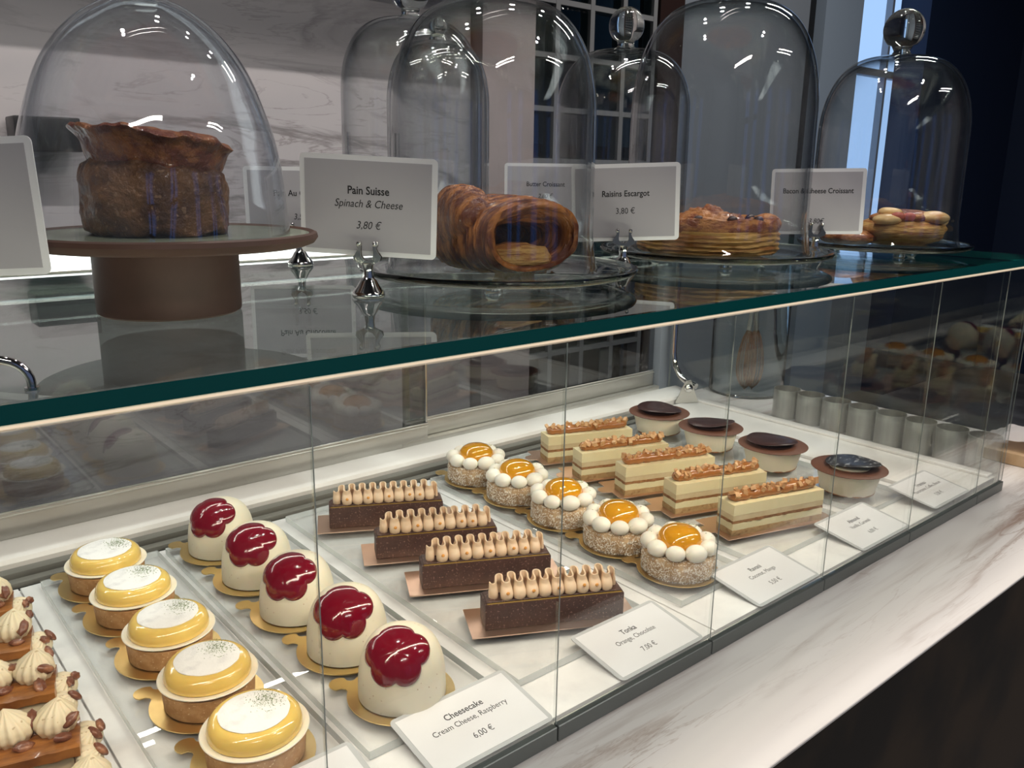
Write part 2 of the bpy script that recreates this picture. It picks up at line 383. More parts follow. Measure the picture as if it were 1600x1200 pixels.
# the street side behind the camera: windows that light the glass with blue
b = BM(); box(b, XL, XR, YF - .1, YF, GZ, ZC); struct('wall_front', b, M['grey_panel'])
k = 2
for (a, c) in ((-1.5, -1.15), (-.5, -.2), (.9, 1.3), (2.4, 2.65), (3.4, 3.9)):
    b = BM(); box(b, a, c, YF + .005, YF + .02, -.3, 1.75); struct('window_%d' % k, b, M['window_front']); k += 1
    b = BM(); box(b, (a + c) / 2 - .025, (a + c) / 2 + .025, YF + .02, YF + .06, -.3, 1.75); box(b, a, c, YF + .02, YF + .055, .88, .93)
    struct('trim_%d' % (k + 10), b, M['black'])
# downlights
dl = thing('downlight', 'round recessed ceiling downlight above the counter', 'light', (0, 0, 0), 0, 'ceiling downlights above the counter')
b = BM(); lathe(b, [(.03, 0), (.042, 0), (.044, .004), (.044, .05), (.03, .05)], 24, close=True); obj('housing', b, M['black'], dl)
b = BM(); box(b, -.01, .01, -.01, .01, .05, ZC - 1.6); obj('stem', b, M['black'], dl, 0)
for i, s in enumerate(SPOTS):
    o = dl if i == 0 else copy_tree(dl); o.location = (s[0], s[1], s[2] - .012)
    o['label'] = 'round ceiling downlight above the ' + ('brown cake stand', 'curled spinach pastry', 'raisin escargot', 'cheese pastry at the end', 'customer side of the marble')[i]
b = BM(); box(b, -1.4, 2.0, .535, .565, 1.912, 1.95); o = obj('track_light', b, M['black'], None, 0)
tag(o, 'long black linear light hung from the ceiling over the counter', 'light')
b = BM(); box(b, -.01, .01, .54, .56, 1.95, ZC); obj('hanger', b, M['black'], o, 0)

# ------------------------------------------------------------------ marble counter
ct = thing('counter', 'white marble counter with brown veins, carrying the glass display case', 'counter', (0, 0, 0))
b = BM(); box(b, -1.4, 1.53, .282, 1.02, -.0175, -.0145, .0006, 1); obj('counter_top', b, M['marble'], ct, 30)
b = BM(); box(b, -1.4, 1.528, .2835, 1.018, GZ, -.0175); obj('counter_front', b, M['dark_wood'], ct, 0)

# ------------------------------------------------------------------ display case
CX0, CX1 = -.55, 1.2436
case = thing('display_case', 'glass display case with white floor standing on the marble counter', 'display case', (0, 0, 0))
b = BM(); box(b, CX0, CX1, .4075, .900, -.0143, -.0042); obj('case_floor', b, M['white_lip'], case, 0)
# front trim strip in segments that follow the glass panes
seams = [.392 + .1912 * k for k in range(-5, 5)]
xs = [s for s in seams if s > CX0] + [CX1]
prev = CX0
pane_defs = []
for s in xs:
    b = BM(); box(b, prev + .0006, s - .0006, .401, .4072, -.0143, -.0004, .0006, 1); obj('base_trim', b, M['case_steel'], case, 0)
    b = BM(); box(b, prev + .0003, s - .0003, .4035, .4075, .0, .2980); obj('front_pane', b, M['pane_glass'], case, 0)
    b = BM(); box(b, s - .00025, s + .00025, .4036, .4044, .0, .2970); obj('pane_seal', b, M['pane_edge'], case, 0)
    prev = s
# white floor trays
b = BM(); box(b, CX0, .1212, .411, .897, -.004, 0, .0012); o = obj('white_tray', b, M['white_tray'], None); tag(o, 'white tray board under the pastries with pecans', 'tray', 'white floor trays')
o['label'] = 'white enamel tray under the cream and pecan slices'
xs2 = [(.1226, .5995, 'white enamel tray under the lemon tarts, domes and chocolate bars'), (.6009, 1.1075, 'white enamel tray under the coconut cakes, almond slices and tiramisu')]
for a, c, l in xs2:
    b = BM(); box(b, a, c, .411, .897, -.004, 0, .0012); o = obj('white_tray', b, M['white_tray'], None); tag(o, l, 'tray', 'white floor trays')
b = BM(); box(b, 1.109, 1.237, .411, .93, -.004, .0045, .0012); obj('side_ledge', b, M['white_lip'], case)
b = BM(); box(b, 1.222, 1.2405, .415, .955, .0045, .0085, .001); obj('side_lip', b, M['white_lip'], case)
# rear gasket grooves, lip and door track
b = BM(); box(b, CX0, 1.16, .9005, .9385, -.0143, -.003); obj('groove', b, M['gasket_dark'], case, 0)
b = BM(); box(b, CX0, 1.15, .9035, .9155, -.003, .003, .0012); obj('gasket_strip', b, M['gasket'], case)
b = BM(); box(b, CX0, 1.15, .9195, .9335, -.003, .0075, .0018); obj('gasket_strip', b, M['gasket'], case)
b = BM()
pf = [(.938, -.0143), (.938, .010), (.9405, .0145), (.946, .0165), (.982, .0195), (.985, .0185), (.985, .012), (1.03, .012), (1.03, -.0143)]
va = [b.verts.new((CX0, y, z)) for y, z in pf]; vb = [b.verts.new((CX1 - .002, y, z)) for y, z in pf]
b.faces.new(va); b.faces.new(vb[::-1])
for i in range(len(pf)): j = (i + 1) % len(pf); b.faces.new((va[j], va[i], vb[i], vb[j]))
obj('rear_lip', b, M['white_lip'], case, 25)
# sliding doors
def door(x0, x1, y, h0, side):
    d = thing('sliding_door', None, None); d.parent = case
    b = BM(); box(b, x0, x1, y, y + .009, .0125, h0, .0012); box(b, x0, x1, y - .0025, y, h0 - .004, h0 - .0018, .0006, 1); obj('bottom_rail', b, M['alu'], d)
    b = BM(); box(b, x0, x1, y - .001, y + .001, h0, h0 + .0026, .0004, 1); obj('glazing_bead', b, M['alu_bright'], d)
    b = BM(); box(b, x0 + .001, x1 - .001, y + .002, y + .007, h0, .296); obj('door_pane', b, M['door_glass'], d, 0)
    if side > 0:
        b = BM(); box(b, x1 - .003, x1, y, y + .009, h0, .296, .0006, 1); obj('edge_profile', b, M['alu_bright'], d)
    else:
        b = BM(); box(b, x0, x0 + .009, y, y + .008, .0125, .296, .001, 1); obj('edge_profile', b, M['alu'], d)
    return d
door(CX0, .6855, 1.000, .0420, 1)
door(.655, 1.213, 1.0135, .0465, -1)
b = BM(); box(b, 1.2135, 1.238, 1.0, 1.028, .012, .2995, .0015); obj('corner_post', b, M['grey_post'], case)
b = BM(); box(b, .64, 1.215, .9995, 1.0118, .0121, .0195, .001); obj('door_track', b, M['alu'], case)
b = BM(); box(b, CX0, CX1, 1.0, 1.026, .2962, .2998, .0005, 1); obj('top_track', b, M['alu'], case)
# end pane
b = BM(); box(b, 1.2412, 1.2462, .408, 1.0, -.0142, .2965); me = obj('end_pane', b, [M['end_glass'], M['pane_edge']], case, 0).data
for p in me.polygons:
    if abs(p.normal.y) > .9: p.material_index = 1
# chrome support rods
b = BM(); tube(b, [(1.2335, .985, .297), (1.2335, .985, .085), (1.2330, .980, .060), (1.2315, .965, .042), (1.230, .945, .034), (1.229, .925, .031)], .0055, 14); obj('support_rod', b, M['chrome'], case)
# LED profile under the front edge of the top
b = BM(); box(b, CX0, CX1, .4085, .4155, .2972, .2999, .0005, 1); obj('led_profile', b, M['alu_bright'], case)
b = BM(); box(b, CX0, CX1, .4062, .4083, .2984, .2999); obj('led_line', b, M['led_line'], case, 0)
# glass top
b = BM(); box(b, CX0, 1.2685, .4045, 1.045, .3001, .3105, .0007, 1)
o = obj('glass_shelf', b, [M['top_glass'], M['glass_edge']], None, 0)
for p in o.data.polygons:
    if abs(p.normal.z) < .5: p.material_index = 1
tag(o, 'thick clear glass shelf with green edge, top of the case', 'glass shelf')
# corner bracket
br = thing('bracket', 'brushed metal triangular bracket with round screw at rear corner of case', 'bracket', (1.205, .928, .0047), math.radians(-28))
b = BM()
prof = [(-.022, 0), (.022, 0), (.022, .002), (.007, .036), (0, .040), (-.007, .036), (-.022, .002)]
a1 = [b.verts.new((x, -.006, z)) for x, z in prof]; a2 = [b.verts.new((x, -.004, z)) for x, z in prof]
b.faces.new(a1); b.faces.new(a2[::-1])
for i in range(len(prof)): j = (i + 1) % len(prof); b.faces.new((a1[j], a1[i], a2[i], a2[j]))
box(b, .006, .0225, -.006, .008, 0, .0012)
obj('plate', b, M['alu'], br, 0)
b = BM(); tube(b, [(-.002, -.004, .038), (.006, .0, .039), (.014, .004, .022), (.020, .006, .001)], .003, 8); obj('strap', b, M['alu'], br)
b = BM(); sphere(b, (0, -.008, .028), .0085, 16, 10); obj('screw', b, M['chrome'], br)
# chrome handle at left on the glass top
hd = thing('handle', 'small arched chrome handle standing at the front edge of the glass shelf', 'handle', (.0610, .428, .3106))
pts = [(.0135, 0, 0), (.0135, 0, .003)] + [(.0135 * math.cos(a), 0, .003 + .0115 * math.sin(a)) for a in [PI * i / 14 for i in range(1, 14)]] + [(-.0135, 0, .003), (-.0135, 0, 0)]
b = BM(); tube(b, pts, .0020, 14); hd.rotation_euler = (0, 0, math.radians(-20))
for x in (-.0135, .0135): lathe(b, [(0, 0), (.0032, 0), (.0032, .0012), (0, .0012)], 16, cx=x)
obj('tube', b, M['chrome'], hd)
# lit panel behind the case
lp = thing('lit_panel', 'bright white lit panel lying along the rear of the glass shelf', 'light panel', (0, 0, 0))
b = BM(); box(b, -1.0, .60, .985, 1.20, .2790, .2880); 
b.free(); b = BM(); box(b, -.5, .535, .885, 1.042, .3106, .3122, .0004, 1); obj('body', b, M['alu'], lp)
b = BM(); box(b, -.498, .533, .887, 1.040, .3122, .3142); obj('diffuser', b, M['light_panel'], lp, 0)
# small black device on the wall
bd = BM(); box(bd, .306, .408, 1.63, 1.695, .43, .487, .004); o = obj('wall_device', bd, M['black'], None); tag(o, 'small black box fixed to the marble wall behind the plastic dome', 'device')

# ------------------------------------------------------------------ acrylic risers
RISERS = [(-.20, .112, 'under the cream and pecan slices'), (.139, .2525, 'under the row of lemon tarts'), (.2605, .381, 'under the row of white domes with raspberry'), (.4005, .571, 'under the row of chocolate bars'),
          (.609, .722, 'under the row of coconut cakes with mango'), (.744, .934, 'under the row of almond slices'), (.966, .1073 * 10, 'under the row of tiramisu cups')]
RZ = .0082
for a, c, l in RISERS:
    b = BM(); box(b, a, c, .4575, .8845, .0002, RZ, .0006, 1)
    o = obj('acrylic_riser', b, [M['acrylic'], M['acrylic_edge']], None, 0)
    for p in o.data.polygons:
        if abs(p.normal.z) < .5: p.material_index = 1
    tag(o, 'clear acrylic display riser ' + l, 'riser')

ORD = ['first from the front glass', 'second from the front glass', 'third from the front glass', 'fourth from the front glass', 'last, by the sliding doors']
def ordn(i, n): return ORD[-1] if i == n - 1 else ORD[i]

# round gold board with tab
def round_board(r=.0425, tab=.060, ang=130, mat='gold'):
    b = BM(); pts = []
    a0 = math.radians(ang); hw = .0075
    da = math.asin(hw / r)
    n = 60
    for i in range(n + 1):
        a = a0 + da + (2 * PI - 2 * da) * i / n; pts.append((r * math.cos(a), r * math.sin(a)))
    ux, uy = math.cos(a0), math.sin(a0); px, py = -uy, ux
    nk = .0055
    tp = []
    for (d, s) in ((r + .002, -nk), (r + .005, -nk)): tp.append((d, s))
    for i in range(9):
        t = -PI / 2 + PI * i / 8; tp.append((tab - .009 + .009 * math.cos(t), .0085 * math.sin(t)))
    for (d, s) in ((r + .005, nk), (r + .002, nk)): tp.append((d, s))
    pts += [(ux * d + px * s, uy * d + py * s) for d, s in tp]
    extrude_poly(b, pts, 0, .0009)
    me = D.meshes.new('gold_board'); b.to_mesh(me); b.free(); me.materials.append(M[mat]); return me
GB = round_board()
BT = .0009
def board_at(x, y, label, group, ang=0, me=GB, name='cake_board'):
    o = link(name, me, None, None, (x, y, RZ)); o.rotation_euler = (0, 0, math.radians(ang)); tag(o, label, 'cake board', group); return o

# ------------------------------------------------------------------ lemon tarts
def make_tart():
    t = thing('lemon_tart', 'x', 'tart')
    b = BM(); lathe(b, [(0, 0), (.0325, 0), (.0335, .001), (.0348, .0175), (.034, .0182), (0, .0182)], 64, fn=lambda p, a, r, z: p + Vector((p.x, p.y, 0)) * (.012 * nz(p, 160))); obj('crust', b, M['crust'], t)
    b = BM(); lathe(b, [(0, .0182), (.030, .0182), (.0365, .0205), (.0372, .0216), (.0366, .0222), (.031, .0208), (0, .0205)], 72); obj('icing_rim', b, M['white_choc'], t)
    b = BM(); lathe(b, [(0, .0206), (.0308, .0206), (.0322, .0218), (.0324, .025), (.0310, .0300), (.0282, .0330), (.0258, .0338), (0, .0338)], 64); obj('lemon_curd', b, M['lemon'], t)
    b = BM(); lathe(b, [(0, .0339), (.0242, .0339), (.0243, .0344), (.0236, .0348), (.016, .0350), (0, .0350)], 64,
                    fn=lambda p, a, r, z: Vector((p.x * (1 + .02 * nz(p, 120)), p.y * (1 + .02 * nz(p, 120)), p.z + (.0003 * nz(p, 300) if z > .0345 else 0)))); obj('sugar_disc', b, M['sugar'], t)
    b = BM(); rnd = random.Random(3)
    for _ in range(420):
        u = rnd.gauss(.012, .0055); v = rnd.gauss(.006, .0065)
        if math.hypot(u, v) > .0265: continue
        c = Vector((u, v, .0353)); s = rnd.uniform(.0002, .00055); a = rnd.uniform(0, PI)
        d1 = Vector((math.cos(a), math.sin(a), rnd.uniform(-.3, .3))) * s; d2 = Vector((-math.sin(a), math.cos(a), 0)) * s * .5
        vs = [b.verts.new(c + d1), b.verts.new(c + d2), b.verts.new(c - d1), b.verts.new(c + Vector((0, 0, s)))]
        b.faces.new((vs[0], vs[1], vs[3])); b.faces.new((vs[1], vs[2], vs[3])); b.faces.new((vs[2], vs[0], vs[3])); b.faces.new((vs[0], vs[2], vs[1]))
    o = obj('lime_zest', b, M['zest'], t, 0); o['kind'] = 'stuff'
    return t
TY = [.5044, .5897, .676, .7618, .8409]; TX = [.1975, .197, .1965, .1935, .191]
proto = make_tart()
for i in range(5):
    o = proto if i == 0 else copy_tree(proto)
    o.location = (TX[i], TY[i], RZ + BT); o.rotation_euler = (0, 0, math.radians((0, 8, -6, 3, -10)[i]))
    tag(o, 'yellow lemon tart with powdered sugar and lime zest, ' + ordn(i, 5), 'tart', 'lemon tarts')
    board_at(TX[i] - .002, TY[i], 'round gold board under the lemon tart ' + ordn(i, 5), 'gold boards under the tarts', (0, 4, -3, 3, 0)[i])

# ------------------------------------------------------------------ white domes with raspberry
DA, DH, DN = .0345, .0545, 2.9
def dome_pt(d):
    rho = math.hypot(d.x, d.y); t = 1 / (((rho / DA) ** DN + (abs(d.z) / DH) ** DN) ** (1 / DN)); return d * t
def make_cheesecake():
    t = thing('cheesecake', 'x', 'cake')
    prof = [(0, 0), (DA * .965, 0)]
    for k in range(0, 25):
        a = PI / 2 * k / 24
        if k == 24: prof.append((0, DH)); break
        d = dome_pt(Vector((math.cos(a), 0, math.sin(a) + 1e-9))); prof.append((d.x, d.z + .0008 * (1 - k / 24)))
    b = BM(); lathe(b, prof, 64, fn=lambda p, a, r, z: p + Vector((p.x, p.y, 0)) * (.006 * nz(p, 40))); obj('cream_dome', b, M['cheesecake'], t)
    ax = Vector((-.30, -.30, .90)).normalized(); u = ax.cross(Vector((0, 0, 1))).normalized(); v = ax.cross(u)
    b = BM(); NR, NT = 14, 96; rings = []
    for i in range(NR + 1):
        f = i / NR; ring = []
        for k in range(NT):
            th = 2 * PI * k / NT
            lobes = abs(math.cos(2.5 * th + .5)) ** .7
            R = (.42 + .115 * lobes) * f
            d = (ax * math.cos(R) + (u * math.cos(th) * 1.05 + v * math.sin(th)) * math.sin(R)).normalized()
            p = dome_pt(d); nrm = Vector((p.x / DA ** 2, p.y / DA ** 2, p.z / DH ** 2)).normalized()
            edge = math.sqrt(max(0, 1 - f ** 5)); lob = .12 * (lobes - .5) * math.sin(PI * f)
            th_ = .0024 * edge * (1 + lob) - (.0009 if i == NR else 0)
            ring.append(b.verts.new(p + nrm * th_))
        rings.append(ring)
    for A, B in zip(rings[1:], rings[2:]):
        for k in range(NT): b.faces.new((A[k], B[k], B[(k + 1) % NT], A[(k + 1) % NT]))
    b.faces.new(rings[1]); 
    for vv in rings[0]: b.verts.remove(vv)
    obj('raspberry_jelly', b, M['raspberry'], t, 60)
    return t
CXs = [.3175, .3165, .3125, .3115, .309]; CYs = [.5025, .587, .673, .760, .8455]
proto = make_cheesecake()
for i in range(5):
    o = proto if i == 0 else copy_tree(proto)
    o.location = (CXs[i], CYs[i], RZ + BT); o.rotation_euler = (0, 0, math.radians((0, 6, -4, 4, -8)[i]))
    tag(o, 'white dome cheesecake with red raspberry jelly flower, ' + ordn(i, 5), 'cake', 'raspberry cheesecakes')
    board_at(CXs[i] - .001, CYs[i], 'round gold board under the white cheesecake ' + ordn(i, 5), 'gold boards under the cheesecakes', (0, -2, 3, 0, 4)[i])

# ------------------------------------------------------------------ chocolate bars with piped cream
def rect_board(L, W, mat, tab=0, lift=0):
    b = BM(); n = []
    pts = [(0, 0), (L, 0), (L, W), (0, W)]
    if tab:
        pts += [(0, W * .72), (-.006, W * .70), (-.012, W * .66), (-.014, W * .55), (-.012, W * .44), (-.006, W * .40), (0, W * .38)]
    extrude_poly(b, pts, 0, .0009)
    if lift:
        box(b, 0, L, -.0005, .0004, 0, .004)
        box(b, 0, L, W - .0004, W + .0005, 0, .004)
    me = D.meshes.new('board'); b.to_mesh(me); b.free(); me.materials.append(M[mat]); return me
BL, BW, BH = .131, .0255, .0245
def ribbon_cream(L):
    b = BM(); NS, NU = 520, 12; n = 10.0
    grid = []
    th = .0011
    for i in range(NS + 1):
        s = i / NS; row = []
        ph = 2 * PI * n * s
        for j in range(NU + 1):
            u = j / NU
            env = min(1, s * 9 + .15) * min(1, (1 - s) * 9 + .25)
            A = (.0058 + .0042 * math.sin(PI * min(1, (u + .12) / .80)) if u < .68 else .0058) * env
            Bx = (.0014 + .0018 * math.sin(PI * min(1, (u + .15) / .95))) * env
            y = -A * math.sin(ph) ; x = s * L - Bx * math.sin(2 * ph)
            back = (1 - math.sin(ph)) / 2; z = .0002 + u * (.0150 + .0046 * back) * (.80 + .2 * env)
            y += (.0016 * (u - .3)) 
            row.append(Vector((x, y, z)))
        grid.append(row)
    def nrm(i, j):
        a = grid[min(i + 1, NS)][j] - grid[max(i - 1, 0)][j]; c = grid[i][min(j + 1, NU)] - grid[i][max(j - 1, 0)]
        return a.cross(c).normalized()
    F_, B_ = [], []
    for i in range(NS + 1):
        fr, bk = [], []
        for j in range(NU + 1):
            t_ = th * (1.25 - .55 * j / NU); N = nrm(i, j); fr.append(b.verts.new(grid[i][j] + N * t_)); bk.append(b.verts.new(grid[i][j] - N * t_))
        F_.append(fr); B_.append(bk)
    for i in range(NS):
        for j in range(NU):
            b.faces.new((F_[i][j], F_[i + 1][j], F_[i + 1][j + 1], F_[i][j + 1])); b.faces.new((B_[i][j], B_[i][j + 1], B_[i + 1][j + 1], B_[i + 1][j]))
        b.faces.new((F_[i][NU], F_[i + 1][NU], B_[i + 1][NU], B_[i][NU])); b.faces.new((F_[i][0], B_[i][0], B_[i + 1][0], F_[i + 1][0]))
    for e in (0, NS):
        for j in range(NU):
            q = (F_[e][j], F_[e][j + 1], B_[e][j + 1], B_[e][j]); b.faces.new(q if e == 0 else q[::-1])
    return b
def make_bar():
    t = thing('chocolate_bar_cake', 'x', 'cake')
    b = BM(); box(b, 0, BL, 0, BW, 0, BH, .0012); obj('chocolate_body', b, M['choc_bar'], t)
    b = BM(); box(b, .002, BL - .002, .0009, BW - .0009, BH, BH + .0006, .0002, 1); obj('orange_layer', b, M['orange_layer'], t)
    b = BM(); box(b, .0015, BL - .0015, .0022, BW - .0022, BH + .0006, BH + .0020, .0004, 1); obj('chocolate_plate', b, M['choc_bar'], t)
    b = ribbon_cream(BL - .012); o = obj('piped_cream', b, M['praline'], t, 60, (.006, BW / 2 - .0008, BH + .002))
    rnd = random.Random(5)
    for k in (1, 3, 5, 7, 8):
        b = BM(); sphere(b, (0, 0, 0), .0017, 10, 6, (1, .5, 1)); x = .006 + (BL - .012) * (k + .25) / 10
        obj('orange_dot', b, M['orange_dot'], o, 60, ((BL - .012) * (k + .25) / 10, -.0112, .006 + rnd.uniform(-.001, .003)))
    return t
proto = make_bar()
BF = [(.4245, .532, -27.5), (.4238, .6305, -27), (.4232, .7157, -26.5), (.4228, .8169, -28)]
CB = rect_board(.158, .052, 'copper_foil', 0, 0)
for i, (x, y, a) in enumerate(BF):
    o = proto if i == 0 else copy_tree(proto)
    o.location = (x, y, RZ + BT); o.rotation_euler = (0, 0, math.radians(a))
    tag(o, 'dark chocolate bar cake with ruffled hazelnut cream, ' + ordn(i, 4), 'cake', 'chocolate bar cakes')
    ca, sa = math.cos(math.radians(a)), math.sin(math.radians(a)); dx, dy = -.0135, -.011
    board_at(x + dx * ca - dy * sa, y + dx * sa + dy * ca, 'rectangular copper board under the chocolate bar cake ' + ordn(i, 4), 'copper boards under the chocolate bars', a, CB)

# ------------------------------------------------------------------ coconut cakes with mango
def make_ravani():
    t = thing('coconut_cake', 'x', 'cake')
    rr = .0372
    b = BM(); lathe(b, [(0, 0), (.0365, 0), (.0376, .003), (.0378, .012), (.0368, .0200), (.034, .0222), (0, .0225)], 80, fn=lambda p, a, r, z: p + Vector((p.x, p.y, 0)) * (.03 * nz(p, 220) + .02 * nz(p, 90))); obj('coconut_sponge', b, M['coco_sponge'], t, 60)
    b = BM(); rnd = random.Random(11)
    for _ in range(3600):
        a = rnd.uniform(0, 2 * PI)
        if rnd.random() < .8: z = rnd.uniform(.0008, .021); r = .0376 - (.001 if z > .018 else 0); nm = Vector((math.cos(a), math.sin(a), 0))
        else: r = rnd.uniform(.026, .037); z = .0224; nm = Vector((0, 0, 1))
        c = Vector((r * math.cos(a), r * math.sin(a), z)) + nm * rnd.uniform(0, .0007)
        d1 = Vector((rnd.gauss(0, 1), rnd.gauss(0, 1), rnd.gauss(0, 1))); d1 = (d1 - nm * d1.dot(nm) * .6).normalized() * rnd.uniform(.0008, .0021)
        d2 = d1.cross(nm).normalized() * rnd.uniform(.00022, .0004)
        q = [b.verts.new(c - d1), b.verts.new(c + d2 + nm * .0003), b.verts.new(c + d1), b.verts.new(c - d2 - nm * .0002)]
        b.faces.new(q)
    o = obj('coconut_flakes', b, M['coconut'], t, 0); o['kind'] = 'stuff'
    b = BM(); sphere(b, (0, 0, 0), .0097, 24, 14, (.98, 1.12, .86), fn=lambda q: q * (1 + .03 * nz(q, 90))); dm = D.meshes.new('dollop'); b.to_mesh(dm); b.free(); dm.shade_smooth(); dm.materials.append(M['dollop'])
    for k in range(9):
        a = 2 * PI * (k + .3) / 9; r = .0305
        o = link('cream_dollop', dm, None, t, (r * math.cos(a), r * math.sin(a), .0295)); o.rotation_euler = (0, 0, a); s = 1 + .07 * math.sin(k * 2.3); o.scale = (s, s, s)
    b = BM(); lathe(b, [(0, .0225), (.0220, .0225), (.0236, .029), (.0235, .033), (.0218, .0385), (.0185, .0425), (.0135, .0454), (.007, .0470), (0, .0474)], 48); obj('mango_jelly', b, M['mango'], t, 60)
    b = BM(); rnd = random.Random(4)
    for _ in range(90):
        a = rnd.gauss(.5, .5); r = rnd.uniform(.025, .035); c = Vector((r * math.cos(a), r * math.sin(a), .0295 + .0088 * math.sqrt(max(0, 1 - ((r - .0292) / .0105) ** 2)) - .0004)); s = rnd.uniform(.0003, .0007)
        al = rnd.uniform(0, PI); d1 = Vector((math.cos(al), math.sin(al), 0)) * s * 1.6; d2 = Vector((-math.sin(al), math.cos(al), 0)) * s * .5
        q = [b.verts.new(c + d1), b.verts.new(c + d2), b.verts.new(c - d1), b.verts.new(c + Vector((0, 0, s)))]
        b.faces.new((q[0], q[1], q[3])); b.faces.new((q[1], q[2], q[3])); b.faces.new((q[2], q[0], q[3]))
    o = obj('lime_zest', b, M['zest'], t, 0); o['kind'] = 'stuff'
    return t
proto = make_ravani()
RX = [.659, .6575, .657, .6585, .658]; RY = [.5035, .588, .6765, .7625, .846]
for i in range(5):
    o = proto if i == 0 else copy_tree(proto)
    o.location = (RX[i], RY[i], RZ + BT); o.rotation_euler = (0, 0, math.radians((0, 14, -10, 22, 5)[i]))
    tag(o, 'round coconut cake with cream dollops and orange mango dome, ' + ordn(i, 5), 'cake', 'coconut mango cakes')
    board_at(RX[i], RY[i], 'round gold board under the coconut cake ' + ordn(i, 5), 'gold boards under the coconut cakes', (-12, -8, -10, -6, -10)[i])

# ------------------------------------------------------------------ almond slices
AL, AW = .133, .0285
def slab(b, z0, z1, rough=.0004, seed=0, inset=0, nx=40, ny=8):
    def sh(x, y, z, s):
        p = Vector((x, y, z)); return p
    t2 = bmesh.new(); box(t2, inset, AL - inset, inset, AW - inset, z0, z1)
    bmesh.ops.subdivide_edges(t2, edges=[e for e in t2.edges if abs(e.verts[0].co.x - e.verts[1].co.x) > .05], cuts=nx)
    bmesh.ops.subdivide_edges(t2, edges=[e for e in t2.edges if abs(e.verts[0].co.y - e.verts[1].co.y) > .01], cuts=ny)
    for v in t2.verts:
        v.co.x += rough * nz(v.co, 260, seed) * 2; v.co.y += rough * nz(v.co, 240, seed + 3) * 2; v.co.z += (rough if v.co.z > (z0 + z1) / 2 else 0) * nz(v.co, 200, seed + 5)
    merge(b, t2)
nutm = []
for s in range(4):
    b = BM(); rnd = random.Random(s); box(b, -.0030, .0030, -.0023, .0023, -.0019, .0019)
    for v in b.verts: v.co *= rnd.uniform(.75, 1.25)
    me = D.meshes.new('almond_piece'); b.to_mesh(me); b.free(); me.materials.append(M['nut']); nutm.append(me)
def make_almond(seed=1):
    t = thing('almond_slice', 'x', 'cake')
    L = [('sponge_layer', 0, .0070, 'sponge', .0007, 0), ('cream_layer', .0070, .0150, 'vanilla', .0003, .0002), ('caramel_sponge', .0150, .0185, 'dark_sponge', .0008, 0),
         ('caramel_cream', .0185, .0250, 'vanilla_low', .0003, .0001), ('vanilla_cream', .0250, .0378, 'vanilla', .0003, .0001)]
    for k, (n, a, c, m, r, ins) in enumerate(L):
        b = BM(); slab(b, a, c, r, k * 7 + seed, ins); obj(n, b, M[m], t, 50)
    b = BM(); pts = [(AL * (.03 + .94 * i / 40), AW / 2 + .0006 * math.sin(i * .9), .0425 + .0006 * math.sin(i * 1.7)) for i in range(41)]
    tube(b, pts, [.0035 if i in (0, 40) else (.0062 if i in (1, 39) else .0073 + .0004 * math.sin(i * 1.3)) for i in range(41)], 16)
    for v in b.verts: v.co.z = max(.0377, .0425 + (v.co.z - .0425) * .85)
    o = obj('caramel_topping', b, M['caramel'], t, 60)
    rnd = random.Random(seed)
    for k in range(30):
        x = AL * (.03 + .94 * (k + rnd.uniform(-.2, .2) + .4) / 30); a = rnd.choice([-1.0, -.75, .1, -.2, .4, .9, -.5]) + rnd.uniform(-.2, .2)
        p = (x, AW / 2 + .0080 * math.sin(a), .0425 + .0068 * math.cos(a))
        q = link('almond_piece', nutm[k % 4], None, o, p); q.rotation_euler = (rnd.uniform(0, 3), rnd.uniform(0, 3), rnd.uniform(0, 3)); s = rnd.uniform(.8, 1.25); q.scale = (s, s, s)
    return t
def ground(px, py, z):
    v = R3 @ Vector((px - 800, -(py - 600), -F)); t = (z - H) / v.z; return Vector((v.x * t, v.y * t, z))
AF = [((1143.4, 838.8), -16), ((1054.5, 804), -18), ((976, 775), -19), ((908, 751), -19), ((856, 723), -20)]
AB = rect_board(.160, .062, 'copper_foil', 1, 0)
for i, (px, a) in enumerate(AF):
    g = ground(px[0], px[1], RZ + BT)
    o = proto2 = make_almond(i + 1)
    o.location = (g.x, g.y, RZ + BT); o.rotation_euler = (0, 0, math.radians(a))
    tag(o, 'layered almond caramel slice with chopped almonds on top, ' + ordn(i, 5), 'cake', 'almond caramel slices')
    ca, sa = math.cos(math.radians(a)), math.sin(math.radians(a)); dx, dy = -.009, -.006
    board_at(g.x + dx * ca - dy * sa, g.y + dx * sa + dy * ca, 'rectangular copper board under the almond slice ' + ordn(i, 5), 'copper boards under the almond slices', a, AB)

